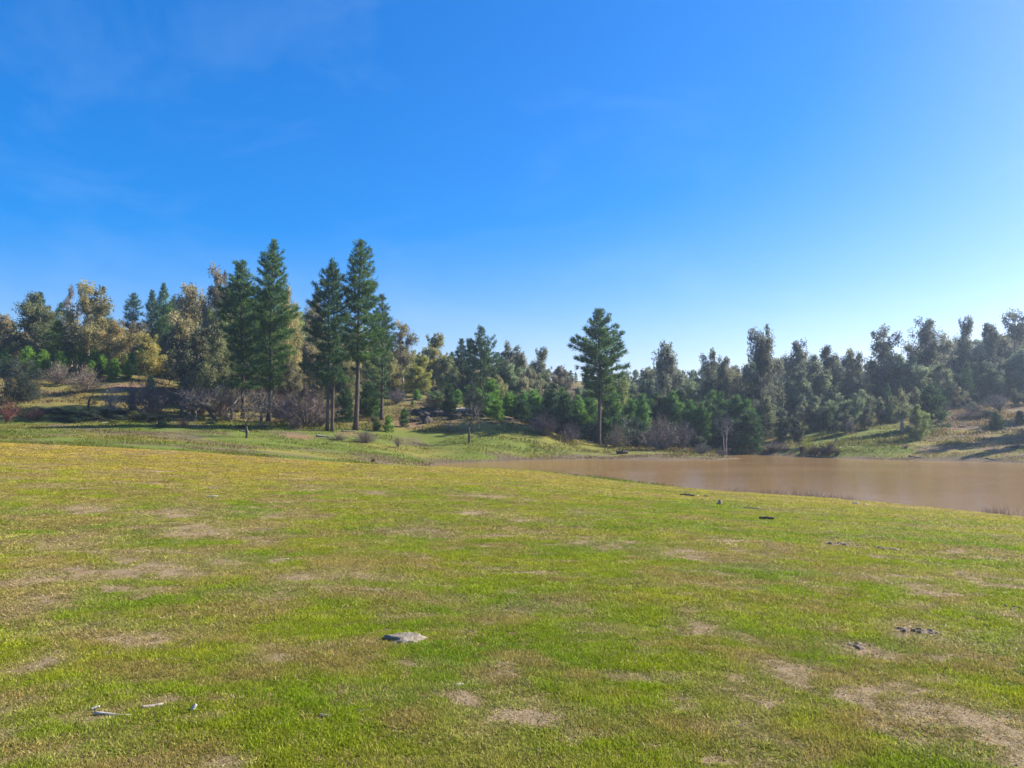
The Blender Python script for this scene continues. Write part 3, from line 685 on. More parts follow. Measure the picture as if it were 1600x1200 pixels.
eucalypt('bushy yellow-green eucalyptus sapling on the right bank', 1432, 80, 632, 48, (0.169, 0.202, 0.065), 1)

for a in [('dark pine spire on the left skyline, nearest the tall bronze eucalyptus', 205, 116, 455, PINE_D, 34), ('dark pine spire between two others on the left skyline', 234, 118, 451, PINE_D, 30),
          ('tallest dark pine spire on the left skyline', 252, 116, 441, PINE_G, 34), ('slim pine tip right of the three skyline spires', 268, 118, 462, PINE_D, 26),
          ('bright green pine right of the broad left eucalyptus', 88, 98, 500, (.075, .13, .02), 46), ('dark pine behind the bright green one on the left', 92, 112, 470, PINE_D, 30),
          ('dark pine tip above the broad left eucalyptus', 58, 112, 455, PINE_D, 34), ('dark pine behind the tall bronze eucalyptus', 158, 112, 474, PINE_D, 34),
          ('dark pine edging the wood right of the trio', 776, 108, 548, PINE_D, 34), ('slim pine tip left of the trio', 706, 116, 548, PINE_D, 24)]: conifer(*a)

YP = [('bright young pine left of the pale eucalyptus trunk', 100, 96, 558, 34), ('bright young pine right of the pale eucalyptus trunk', 142, 93, 562, 34), ('bright young pine beneath the orange-brown eucalyptus', 158, 95, 552, 28),
      ('pale young pine above the fallen grey logs on the left hill', 152, 90, 566, 26), ('low bright young pine right of the fallen logs', 178, 92, 558, 30), ('bright young pine beneath the yellow-leaved eucalyptus', 198, 92, 562, 28),
      ('bright young pine in a row under the broad left eucalyptus', 66, 95, 545, 40), ('vivid young pine near the left picture edge', 4, 98, 545, 30), ('small young pine at the foot of the yellow-leaved tree', 235, 88, 585, 26),
      ('dark young pine left of the tallest pine trunk', 541, 80, 604, 28), ('broad young pine right of the tallest pine trunk', 577, 84, 594, 38), ('tiny yellow-green pine seedling on the bare slope', 607, 76, 646, 14),
      ('small young pine beside the charred log pile', 632, 79, 636, 14), ('low pine seedling by the bare earth, nearest the tallest pine', 588, 76, 654, 12),
      ('bright young pine left of the dark one behind the pale log', 703, 86, 598, 22), ('bright young pine behind the leafless lakeside tree', 748, 86, 606, 24), ('tall bright young pine right of the trio', 768, 92, 590, 30),
      ('bright yellow-green young pine at the front of the central wood', 777, 84, 622, 26), ('bright young pine in front of the dark grey eucalyptus', 818, 86, 622, 34), ('green young pine right of the bright front row', 796, 90, 612, 28),
      ('dark young pine behind the brown bush by the lone pine', 862, 88, 606, 40), ('tall dark young pine left of the lone pine trunk', 884, 86, 612, 40), ('bright young pine beside the lone pine trunk', 912, 87, 640, 26),
      ('dark young pine between the lone pine and the bright one', 922, 90, 630, 28), ('dark young pine right of the pale green eucalyptus', 1000, 92, 620, 42), ('blue-green young pine behind the tangled beige bush', 1022, 96, 610, 40),
      ('dark young pine leaning over the head of the lake', 1172, 83, 638, 56), ('dark young pine left of the pale forked trunk', 1105, 88, 622, 50), ('dark young pine behind the pale forked trunk', 1140, 90, 628, 48),
      ('young pine with a pointed top on the right slope', 1455, 86, 600, 44), ('dense young pine low on the right slope near the picture edge', 1556, 82, 642, 54), ('grey young pine at the far right of the slope', 1592, 84, 640, 30)]
for i, (lb, px, Y, top, w) in enumerate(YP):
    dark = 'dark' in lb or 'blue' in lb or 'grey' in lb or px > 1000
    conifer(lb, px, Y, top, ((.040, .082, .028) if dark else YOUNG if 'bright' in lb or 'vivid' in lb or 'yellow' in lb else (.06, .125, .025)), w, True)

MARKS = [(6, 'the left picture edge'), (62, 'the broad grey-green left tree'), (136, 'the tall bronze tree'), (186, 'the orange-brown rounded tree'), (240, 'the left skyline spires'), (292, 'the pinkish bronze tree'),
         (373, 'the ball-topped pine'), (424, 'the narrow-spired tall pine'), (517, 'the twin-trunk pine'), (562, 'the tallest pine'), (628, 'the round straw-coloured tree'), (676, 'the yellowish pointed tree'),
         (740, 'the pine trio'), (797, 'the dark blunt-topped tree'), (844, 'the thin pointed tree'), (884, 'the dull brown rounded tree'), (938, 'the lone pine'), (1000, 'the brown-grey tree'), (1045, 'the blunt domed tree'),
         (1110, 'the small raised tuft'), (1150, 'the pale forked trunk'), (1193, 'the conical tree'), (1258, 'the wide open-topped tree'), (1334, 'the skyline dip'), (1385, 'the tall loose crown'), (1444, 'the double-topped tree'),
         (1510, 'the steeple-shaped tree'), (1554, 'the broad right-hand tree'), (1590, 'the right picture edge')]
def near_mark(px):
    m = min(MARKS, key=lambda t: abs(t[0] - px)); d = px - m[0]
    return ('beside ' if abs(d) < 9 else 'just left of ' if d < 0 else 'just right of ') + m[1]
def tone(c):
    r_, g_ = c[0], c[1]; dark = 'dark ' if r_ + g_ < .2 else 'pale ' if r_ + g_ > .27 else ''
    return dark + ('bronze' if r_ > g_ * 1.28 else 'brownish' if r_ > g_ * 1.06 else 'grey' if r_ > g_ * .93 else 'green')
# ---- filling the woods
for i in range(16):
    px = 30 + 14.5 * i + rng.uniform(-5, 5); Y = rng.uniform(93, 101)
    conifer(('small', 'bushy')[i % 2] + ' bright young pine on the slope, ' + near_mark(px), px, Y, rng.uniform(538, 572), tuple(v * rng.uniform(.75, 1.2) for v in YOUNG), rng.uniform(24, 36), True, 'bright young pines on the left slope')
SKY_X = [0, 30, 90, 110, 150, 165, 200, 230, 260, 300, 350, 400, 460, 500, 560, 600, 620, 650, 690, 720, 770, 800, 840, 870, 900, 960, 1000, 1030, 1090, 1120, 1150, 1180, 1210, 1230, 1260, 1300, 1330, 1360, 1385, 1410, 1440, 1480, 1510, 1550, 1600, 1700]
SKY_Y = [490, 485, 482, 470, 470, 492, 490, 484, 470, 455, 440, 440, 475, 485, 490, 515, 525, 545, 552, 548, 552, 553, 562, 574, 579, 581, 574, 562, 571, 562, 571, 550, 552, 562, 545, 556, 556, 552, 535, 546, 530, 536, 525, 518, 505, 500]
def fill(n, x0, x1, Y0, Y1, dtop, colors, row, conif=.0, wpx=(38, 60)):
    n = int(n * 1.75)
    for i in range(n):
        px = x0 + (x1 - x0) * (i + rng.uniform(.1, .9)) / n; Y = rng.uniform(Y0, Y1)
        top = np.interp(px, SKY_X, SKY_Y) + rng.uniform(*dtop); c = colors[int(rng.integers(len(colors)))]
        k = rng.uniform(.8, 1.2); c = tuple(v * k for v in c)
        p = at(px, Y)
        if top_z(top, Y) - p.z < 2.5: top = top - (2.5 - (top_z(top, Y) - p.z)) * F_PX / Y
        if rng.random() < conif: conifer('small dark pine in the ' + row + ', ' + near_mark(px), px, Y, top, PINE_D, None, False, row + ', pines')
        else: eucalypt(tone(c) + ' eucalyptus in the ' + row + ', ' + near_mark(px), px, Y, top, rng.uniform(*wpx), c, None, row)
RC = [(.16, .195, .11), (.18, .205, .105), (.205, .205, .11), (.14, .18, .105), (.16, .215, .10)]
LC = [(.22, .225, .095), (.16, .20, .075), (.26, .24, .10), (.18, .235, .065), (.22, .24, .085)]
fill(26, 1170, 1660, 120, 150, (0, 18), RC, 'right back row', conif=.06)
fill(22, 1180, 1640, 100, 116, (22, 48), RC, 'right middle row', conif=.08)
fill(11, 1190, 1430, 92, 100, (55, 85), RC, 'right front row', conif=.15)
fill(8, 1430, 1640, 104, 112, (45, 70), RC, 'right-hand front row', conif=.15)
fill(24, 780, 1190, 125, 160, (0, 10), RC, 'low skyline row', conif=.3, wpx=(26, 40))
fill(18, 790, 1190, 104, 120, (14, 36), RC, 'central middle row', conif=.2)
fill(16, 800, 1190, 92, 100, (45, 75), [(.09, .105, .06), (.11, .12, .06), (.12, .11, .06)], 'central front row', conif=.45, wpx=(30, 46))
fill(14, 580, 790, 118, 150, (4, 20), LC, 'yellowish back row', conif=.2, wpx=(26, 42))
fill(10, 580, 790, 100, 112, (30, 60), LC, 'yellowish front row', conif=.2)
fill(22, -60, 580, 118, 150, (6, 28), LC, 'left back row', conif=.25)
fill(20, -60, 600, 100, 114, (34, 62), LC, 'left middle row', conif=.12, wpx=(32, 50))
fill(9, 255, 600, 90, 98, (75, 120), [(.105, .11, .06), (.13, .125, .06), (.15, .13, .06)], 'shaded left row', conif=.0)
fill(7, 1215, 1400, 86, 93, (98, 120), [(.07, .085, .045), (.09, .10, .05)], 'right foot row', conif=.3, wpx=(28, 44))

for lb, px, Y, top, w in [('tall eucalyptus just outside the right picture edge, near the shore', 1660, 78, 520, 60), ('eucalyptus outside the right picture edge, higher on the slope', 1690, 88, 515, 60), ('eucalyptus outside the right picture edge, second from the shore', 1730, 82, 510, 64),
                          ('eucalyptus farthest outside the right picture edge', 1790, 80, 500, 60), ('young eucalyptus just outside the right picture edge, above the shore', 1640, 72, 600, 40)]:
    eucalypt(lb, px, Y, top, w, (.14, .15, .09))

# ---- shrubs, bare bushes and bare trees
def sh(label, px, Y, top, w_px, color, kind='shrub', group=None):
    p = at(px, Y); h = max(.35, top_z(top, Y) - p.z); w = w_px * Y / F_PX
    if kind == 'shrub': i = int(rng.integers(3)); single('shrub', 'shrub', label, p, SHRUBS[i], rng.uniform(0, 6.28), (w / 2.2, w / 2.2, h / 2), color, group)
    elif kind == 'twig': i = int(rng.integers(3)); single('bare_bush', 'bush', label, p, TWIGS[i], rng.uniform(0, 6.28), (w / 3.0, w / 3.0, h / 2.3), color, group)
    else: i = int(rng.integers(2)); single('bare_bush', 'bush', label, p, VASES[i], rng.uniform(0, 6.28), (w / 2.2, w / 2.2, h / 2.5), color, group)
BEIGE, PURPLE, RED, BROWN, GREYT = (.26, .20, .15), (.15, .115, .11), (.26, .10, .07), (.17, .12, .10), (.22, .19, .17)
p = at(32, 80); wd, gg = euc(5, 4.6, 301, .1, 46, 130, .22, .3, .2, 2)
plant('evergreen_tree', 'tree', 'dark round-headed evergreen tree low on the left slope', p, wd.mesh('evergreen_trunk', M['dark_bark'], True), gg.mesh('evergreen_crown', M['leaf']), 1.0, (1.05, 1.05, (top_z(560, 80) - p.z) / 5), (.050, .062, .042))
p = at(742, 84); wd, gg = euc(4, 2.6, 302, .3, 18, 90, .2, .4, .3, 1)
plant('evergreen_tree', 'tree', 'small dark evergreen tree between bright young pines behind the lakeside tree', p, wd.mesh('evergreen_trunk', M['dark_bark'], True), gg.mesh('evergreen_crown', M['leaf']), 1.0, (.9, .9, (top_z(596, 84) - p.z) / 4), (.035, .048, .035))
for a in [('red-stemmed bush above dry grass at the left edge', 10, 70, 628, 44, RED, 'vase'), ('dark red-stemmed bush right of the one at the left edge', 56, 72, 632, 40, (.16, .07, .06), 'twig'),
          ('pale beige leafless bush high on the left slope', 132, 84, 572, 56, BEIGE, 'twig'), ('grey vase-shaped leafless bush on the left slope', 172, 74, 606, 46, (.28, .25, .23), 'vase'),
          ('wide purple-grey leafless bush right of the vase-shaped one', 234, 76, 592, 76, (.165, .13, .11), 'twig'), ('beige leafless brush below the left young pines', 90, 90, 566, 50, (.25, .19, .15), 'twig'),
          ('small leafless bush under the purple-grey one', 205, 78, 600, 40, PURPLE, 'twig'),
          ('reddish dry bush on a grey mound in front of the bare trees', 290, 68, 652, 30, (.30, .15, .10), 'vase'), ('big brown leafless thicket left of the twin-trunk pine', 478, 75, 606, 112, (.20, .145, .12), 'twig'),
          ('lower brown thicket between the big one and the spire pine', 448, 78, 612, 60, (.20, .15, .12), 'twig'), ('dark brown leafless bush against the twin trunks', 500, 76, 640, 44, (.15, .11, .10), 'twig'),
          ('low tangle of dead brush in front of the tallest pine', 572, 69, 672, 50, (.20, .16, .125), 'twig'), ('low dry brush in front of the twin-trunk pine', 530, 68.5, 676, 40, (.24, .185, .13), 'twig'),
          ('small dry stalk clump right of the dead brush', 622, 69, 684, 18, (.22, .16, .12), 'vase'), ('brown rounded leafless bush above the charred log pile', 684, 88, 606, 62, (.21, .165, .125), 'twig'),
          ('grey leafless bush left of the pale eucalyptus stem', 620, 92, 604, 34, (.2, .17, .16), 'twig'), ('dark brown leafless bush at the edge of the central wood', 850, 80, 640, 58, (.12, .085, .085), 'twig'),
          ('low purple-brown bush left of the lone pine', 890, 81, 660, 44, (.14, .105, .10), 'twig'), ('sunlit beige bush right of the lone pine', 964, 82, 664, 44, (.26, .20, .14), 'twig'),
          ('large tangled beige bush where the spit meets the wood', 1032, 80, 652, 78, (.24, .18, .15), 'twig'), ('grey-purple leafless bush next to the large tangled one', 1066, 80, 660, 44, (.2, .155, .145), 'vase'),
          ('low grey brush near the tip of the spit', 1096, 78, 690, 34, (.19, .165, .15), 'twig'), ('low dark brush beside the pale forked trunk', 1125, 77, 697, 22, (.12, .10, .09), 'twig'),
          ('pinkish rounded leafless bush high on the right slope', 1512, 90, 640, 46, (.24, .165, .14), 'twig'), ('grey leafless bush near the right picture edge', 1562, 92, 618, 44, (.18, .16, .16), 'vase'),
          ('small leafless bush on the crest of the right bank', 1328, 86, 654, 26, (.2, .16, .15), 'vase'), ('tangled dry bush over the water at the head of the lake', 1212, 81, 686, 40, (.2, .16, .13), 'twig'),
          ('dry brush under the big brown thicket', 460, 73, 655, 30, (.23, .17, .13), 'vase'), ('dry twiggy bush left of the front bare tree', 352, 76, 640, 30, (.2, .15, .12), 'twig'),
          ('dry tan bush right of the front bare tree', 414, 72, 660, 34, (.24, .18, .13), 'vase'), ('brushy tangle on the charred log pile', 664, 83, 650, 22, (.2, .17, .16), 'twig')]: sh(*a)
for a in [('round pale green shrub at the foot of the left slope', 254, 68, 655, 24, (.13, .155, .06)), ('dark low shrub under the vase-shaped bare bush', 188, 73, 646, 30, (.05, .06, .035)),
          ('olive shrub below the purple-grey bush', 208, 74, 640, 26, (.11, .12, .03)), ('yellow-green shrub at the foot of the vase-shaped bush', 180, 70.5, 654, 18, (.10, .12, .03)),
          ('dark shrub on the shaded bank at the left', 120, 71, 650, 26, (.035, .05, .03)), ('dark shrub in front of the log pile', 706, 83, 648, 18, (.05, .06, .035)),
          ('dark low shrub by the front bare tree', 378, 71, 664, 22, (.055, .07, .035)), ('low green shrub left of the small bare tree', 330, 73, 664, 26, (.045, .07, .03)),
          ('grey-green shrub on the slope right of the tallest pine', 585, 80, 650, 20, (.09, .10, .05)), ('low green shrub between the two right-hand eucalyptus saplings', 1445, 82, 650, 30, (.07, .11, .03)),
          ('grey shrub below the right-hand wood by the crest', 1318, 90, 645, 36, (.09, .10, .06)), ('dark leafy shrub near the right edge of the slope', 1540, 90, 640, 34, (.06, .08, .05)),
          ('green shrub under the purple-grey bush, by the mound', 236, 72, 655, 30, (.05, .06, .035))]: sh(*a[:5], a[5])
for i in range(14):   # dark shrubs added to fill in the deep shadow on the left bank
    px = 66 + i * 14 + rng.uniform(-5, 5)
    sh('low dark shrub added as bank shade, ' + near_mark(px), px, rng.uniform(71, 76), rng.uniform(634, 652), rng.uniform(26, 44), (.04, .05, .03), 'shrub', 'shrubs added as shade on the left bank')
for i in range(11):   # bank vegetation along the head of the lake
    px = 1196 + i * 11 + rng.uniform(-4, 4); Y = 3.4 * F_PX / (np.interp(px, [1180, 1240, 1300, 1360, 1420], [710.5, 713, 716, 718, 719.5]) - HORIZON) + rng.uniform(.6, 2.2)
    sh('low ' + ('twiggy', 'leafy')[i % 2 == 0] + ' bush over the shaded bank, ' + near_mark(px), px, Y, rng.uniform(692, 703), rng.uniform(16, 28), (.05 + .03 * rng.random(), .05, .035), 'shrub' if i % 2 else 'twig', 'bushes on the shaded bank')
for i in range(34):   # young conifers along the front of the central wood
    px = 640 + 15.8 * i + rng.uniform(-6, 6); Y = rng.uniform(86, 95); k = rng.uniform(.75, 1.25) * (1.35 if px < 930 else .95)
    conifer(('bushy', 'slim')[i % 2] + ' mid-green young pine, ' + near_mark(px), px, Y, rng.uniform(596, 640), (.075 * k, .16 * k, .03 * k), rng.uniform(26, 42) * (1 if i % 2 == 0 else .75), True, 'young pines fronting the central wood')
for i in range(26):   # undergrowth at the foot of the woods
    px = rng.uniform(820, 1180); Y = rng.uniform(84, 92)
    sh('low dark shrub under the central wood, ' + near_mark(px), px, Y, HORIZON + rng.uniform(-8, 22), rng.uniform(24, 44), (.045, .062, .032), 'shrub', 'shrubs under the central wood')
for i in range(18):
    px = rng.uniform(250, 520); Y = rng.uniform(82, 90)
    sh('dull leafless undergrowth bush, ' + near_mark(px), px, Y, rng.uniform(600, 632), rng.uniform(34, 56), (.15 + .06 * rng.random(), .125, .09), 'twig', 'undergrowth behind the left pines')
for i in range(16):
    px = rng.uniform(1240, 1620); Y = rng.uniform(90, 102)
    sh('scrubby grey ' + ('leafy', 'leafless')[i % 2] + ' bush below the right wood, ' + near_mark(px), px, Y, np.interp(px, [1240, 1400, 1620], [652, 640, 606]) + rng.uniform(-8, 8), rng.uniform(18, 40), (.09, .095, .06), ('shrub', 'twig')[i % 2], 'scrub at the foot of the right wood')

def bare(label, px, Y, top, w_px, seed, col=(.15, .13, .115), bark='dark_bark', **kw):
    p = at(px, Y); h = top_z(top, Y) - p.z; w = w_px * Y / F_PX
    tr, br = bare_tree(h, w, seed, **kw)
    V = np.concatenate(br.V); k = h / max(V[:, 2].max(), .1); kx = (w / 2) / max(np.percentile(np.abs(V[:, 0]), 96), .1)
    return plant('bare_tree', 'bare tree', label, p, tr.mesh('bare_tree_trunk', M[bark], True), br.mesh('bare_tree_branches', M['twig']), 0, (kx, kx, k), col, crown_name='branches')
bare('leafless tree standing forward on the grass before the left pines', 386, 63.5, 606, 64, 401, (.13, .112, .09), trunk_r=.075, fork=.3)
bare('dark many-branched leafless tree standing alone by the lake shore', 733, 73.5, 622, 50, 402, (.13, .105, .09), trunk_r=.10, fork=.3)
bare('shaded leafless tree with a leaning trunk, leftmost of the row under the pines', 284, 78, 596, 66, 403, (.15, .13, .13), trunk_r=.12, fork=.32)
bare('shaded leafless tree with a dark forked trunk in the row under the pines', 300, 75, 600, 60, 404, (.13, .115, .11), trunk_r=.13, fork=.25, stems=2)
bare('shaded leafless tree with a slanting trunk, right in the row under the pines', 338, 77, 596, 70, 405, (.13, .115, .12), trunk_r=.12, fork=.3, lean=-.5)
bare('grey leafless tree behind the front bare tree', 362, 80, 590, 56, 406, (.2, .17, .15), trunk_r=.11)
bare('pale leafless tree with white-grey stems left of the big brown thicket', 408, 80, 602, 48, 407, (.26, .23, .2), trunk_r=.09)
bare('pale forked leafless tree at the tip of the spit', 1132, 79.5, 640, 34, 408, (.2, .18, .16), 'pale_bark', trunk_r=.06, fork=.5, stems=2)
bare('small leafless tree beside the purple-grey bush', 252, 77, 608, 40, 409, (.17, .14, .13), trunk_r=.08)
bare('thin leafless tree behind the beige bush near the lone pine', 985, 84, 640, 30, 410, (.2, .17, .15), trunk_r=.06)

# ------------------------------------------------------------------ grasses
def palette_mat():
    """Blade colours come from the blade's own kind (fresh, yellowing or dead), carried as a face colour."""
    m, n, l = new_mat('meadow grass')
    out = n.new('ShaderNodeOutputMaterial'); at_ = n.new('ShaderNodeAttribute'); at_.attribute_name = 'blade'
    d = n.new('ShaderNodeBsdfPrincipled'); d.inputs['Roughness'].default_value = .55; d.inputs['Specular IOR Level'].default_value = .25
    t = n.new('ShaderNodeBsdfTranslucent'); mx = n.new('ShaderNodeMixShader'); mx.inputs[0].default_value = .4
    l.new(at_.outputs['Color'], d.inputs['Base Color']); l.new(at_.outputs['Color'], t.inputs['Color'])
    l.new(d.outputs[0], mx.inputs[1]); l.new(t.outputs[0], mx.inputs[2]); l.new(mx.outputs[0], out.inputs[0])
    return m
GM = palette_mat()
def blades_object(name, x, y, z, hgt, wid, colr, lean=.55, label=None):
    n = len(x); B = np.stack([x, y, z - .004], 1)
    d = unit(np.stack([rng.normal(size=n) * lean, rng.normal(size=n) * lean, np.ones(n)], 1))
    an = rng.uniform(0, 6.28, n); side = np.stack([np.cos(an), np.sin(an), 0 * an], 1) * (wid * .5)[:, None]
    V = np.stack([B - side, B + side, B + d * hgt[:, None]], 1).reshape(-1, 3)
    me = mesh_np(name, V, np.arange(3 * n).reshape(-1, 3), GM)
    a = me.attributes.new('blade', 'FLOAT_COLOR', 'FACE'); c4 = np.ones((n, 4), np.float32); c4[:, :3] = colr
    a.data.foreach_set('color', c4.ravel())
    o = link(name, me); tag(o, label, kind='stuff'); return o
def blade_colors(n, gold, dead, seed):
    g = np.array([.23, .295, .012]); y = np.array([.37, .285, .05]); s = np.array([.38, .28, .14]); o = np.array([.30, .15, .045])
    u = np.clip(gold * 1.05 + rng.normal(size=n) * .16, 0, 1)[:, None]; c = g * (1 - u) + y * u
    u2 = rng.random(n); c = np.where((u2 < dead)[:, None], np.where(rng.random(n)[:, None] < .3, o, s), c)
    return c * rng.uniform(.55, 1.4, n)[:, None]
def meadow():
    n = 900000
    a = np.radians(rng.uniform(-54, 54, n)); u = rng.random(n)
    r = np.exp(np.log(2.9) + u ** .92 * (np.log(46) - np.log(2.9)))
    x, y = np.sin(a) * r, np.cos(a) * r
    z = height(x, y); height_cache[0] = z; b, g, li = zones(x, y); height_cache[0] = None
    clump = fbm(x * 7, y * 7, 101, 3); big = fbm(x * 1.3, y * 1.3, 111, 3)
    fine = fbm(x * 16, y * 16, 121, 2)
    keep = (rng.random(n) > np.clip(b * 1.05 - .1, 0, .82)) & (z + .2 * (clump - .5) > WATER_Z + .14) & (clump + .6 * (fine - .5) > .22 + .2 * b)
    x, y, z, b, g, r, clump, big = [q[keep] for q in (x, y, z, b, g, r, clump, big)]
    hgt = (.009 + .026 * np.clip(clump - .25, 0, .5) * 2) * rng.uniform(.5, 1.4, len(x)) * (1 + .3 * sstep(10, 35, r)) * (1 - .4 * b)
    wid = np.maximum(.0085, r / 774 * 1.5) * rng.uniform(.6, 1.3, len(x))
    col = blade_colors(len(x), np.clip(g * .95 + (big - .5) * .9 + .06, .02, .93), np.clip(.05 + b * .55 + .7 * np.clip(fbm(x * 2.1, y * 3.0, 161, 3) - .47, 0, 1) + .12 * sstep(900, 200, 800 + F_PX * x / y), 0, .8), 1)
    blades_object('meadow_grass', x, y, z, hgt, wid, col, 1.15)
meadow()
def turf():
    src = bpy.data.collections.new('turf_tufts')
    m, n_, l = new_mat('turf')
    out = n_.new('ShaderNodeOutputMaterial'); at_ = n_.new('ShaderNodeAttribute'); at_.attribute_type = 'INSTANCER'; at_.attribute_name = 'tint'
    av = n_.new('ShaderNodeAttribute'); av.attribute_name = 'vary'
    mr = n_.new('ShaderNodeMapRange'); mr.inputs[3].default_value = .5; mr.inputs[4].default_value = 1.5; l.new(av.outputs['Fac'], mr.inputs[0])
    hs = n_.new('ShaderNodeHueSaturation'); l.new(at_.outputs['Color'], hs.inputs['Color']); l.new(mr.outputs[0], hs.inputs['Value'])
    d = n_.new('ShaderNodeBsdfPrincipled'); d.inputs['Roughness'].default_value = .55; d.inputs['Specular IOR Level'].default_value = .2
    t = n_.new('ShaderNodeBsdfTranslucent'); mx = n_.new('ShaderNodeMixShader'); mx.inputs[0].default_value = .4
    l.new(hs.outputs[0], d.inputs['Base Color']); l.new(hs.outputs[0], t.inputs['Color']); l.new(d.outputs[0], mx.inputs[1]); l.new(t.outputs[0], mx.inputs[2]); l.new(mx.outputs[0], out.inputs[0])
    for k in range(4):
        g = Geo(); nb = 70
        rr = .055 * np.sqrt(rng.random(nb)); a = rng.uniform(0, 6.28, nb)
        dn = unit(np.stack([rng.normal(size=nb) * .8, rng.normal(size=nb) * .8, np.ones(nb)], 1))
        g.blades(np.stack([np.cos(a) * rr, np.sin(a) * rr, 0 * a - .003], 1), dn, rng.uniform(.012, .034, nb), rng.uniform(.0035, .0075, nb), rng.random(nb))
        o = bpy.data.objects.new('turf_tuft', g.mesh('turf_tuft', m)); src.objects.link(o)
    def ring(r0, r1, dens, sc, zs, da=40):
        n = int(math.radians(da) * (r1 * r1 - r0 * r0) * dens)
        a = np.radians(rng.uniform(-da, da, n)); r = np.sqrt(rng.uniform(r0 * r0, r1 * r1, n))
        return np.sin(a) * r, np.cos(a) * r, np.full(n, sc), np.full(n, zs)
    parts = [ring(1.6, 6.5, 1150, 1.0, 1.0, 66), ring(6.5, 11, 520, 1.5, 1.1, 60), ring(11, 19, 200, 2.4, 1.35, 56), ring(19, 30, 75, 4.0, 1.7, 54), ring(30, 44, 40, 5.5, 2.0, 48)]
    x, y, sc, zs = [np.concatenate(q) for q in zip(*parts)]
    z = height(x, y); height_cache[0] = z; b, g, li = zones(x, y); height_cache[0] = None
    r = np.hypot(x, y); px = 800 + F_PX * x / y
    mid = fbm(x * 1.9, y * 2.6, 201, 4); fine = fbm(x * 9, y * 9, 211, 3); hue = fbm(x * .7, y * 1.1, 221, 4)
    keep = (z + .2 * (fine - .5) > WATER_Z + .14) & (rng.random(len(x)) > .86 * sstep(.18, .66, b + .6 * (fine - .5))) & (fine > .34)
    green = np.array([.215, .275, .010]); lush = np.array([.15, .235, .012]); gold = np.array([.43, .325, .04]); brown = np.array([.32, .225, .08]); straw = np.array([.36, .27, .14])
    u = np.clip(g * 1.1 + (hue - .5) * .7 + rng.normal(size=len(x)) * .08, 0, 1)[:, None]
    c = green * (1 - u) + gold * u
    w = (np.clip((.5 - hue) * 3, 0, .8) * np.clip(1 - g * 1.6, 0, 1))[:, None]; c = c * (1 - w) + lush * w
    leftish = sstep(950, 150, px)
    w = np.clip((mid - .535 + .10 * leftish) * 4.0, 0, .7)[:, None]; c = c * (1 - w) + brown * w
    w = np.clip(b * 1.1 + (rng.random(len(x)) < .05) * .6, 0, .9)[:, None]; c = c * (1 - w) + straw * w
    c *= (rng.uniform(.7, 1.3, len(x)) * (.8 + .5 * fine))[:, None]
    sz = sc * rng.uniform(.75, 1.25, len(x)); szz = zs * (.25 + .95 * fine) * rng.uniform(.7, 1.35, len(x)) * (1 - .45 * b)
    x, y, z, c, sz, szz = x[keep], y[keep], z[keep], c[keep], sz[keep], szz[keep]; n = len(x)
    me = bpy.data.meshes.new('meadow_turf'); me.vertices.add(n); me.vertices.foreach_set('co', np.stack([x, y, z], 1).astype(np.float32).ravel())
    q = me.attributes.new('tint', 'FLOAT_COLOR', 'POINT'); c4 = np.ones((n, 4), np.float32); c4[:, :3] = c; q.data.foreach_set('color', c4.ravel())
    q = me.attributes.new('turn', 'FLOAT_VECTOR', 'POINT'); v = np.zeros((n, 3), np.float32); v[:, 2] = rng.uniform(0, 6.28, n); q.data.foreach_set('vector', v.ravel())
    q = me.attributes.new('size', 'FLOAT_VECTOR', 'POINT'); q.data.foreach_set('vector', np.stack([sz, sz, szz], 1).astype(np.float32).ravel())
    me.update()
    o = link('meadow_turf', me); tag(o, kind='stuff')
    ng = bpy.data.node_groups.new('turf', 'GeometryNodeTree')
    ng.interface.new_socket('Geometry', in_out='INPUT', socket_type='NodeSocketGeometry'); ng.interface.new_socket('Geometry', in_out='OUTPUT', socket_type='NodeSocketGeometry')
    N, L = ng.nodes, ng.links
    gi, go = N.new('NodeGroupInput'), N.new('NodeGroupOutput'); ip = N.new('GeometryNodeInstanceOnPoints'); ci = N.new('GeometryNodeCollectionInfo')
    ci.inputs['Collection'].default_value = src; ci.inputs['Separate Children'].default_value = True; ci.inputs['Reset Children'].default_value = True
    ip.inputs['Pick Instance'].default_value = True
    L.new(gi.outputs[0], ip.inputs['Points']); L.new(ci.outputs[0], ip.inputs['Instance'])
    for nm, sock in (('turn', 'Rotation'), ('size', 'Scale')):
        na = N.new('GeometryNodeInputNamedAttribute'); na.data_type = 'FLOAT_VECTOR'; na.inputs['Name'].default_value = nm
        L.new(na.outputs[0], ip.inputs[sock])
    L.new(ip.outputs[0], go.inputs[0])
    mod = o.modifiers.new('turf', 'NODES'); mod.node_group = ng
turf()
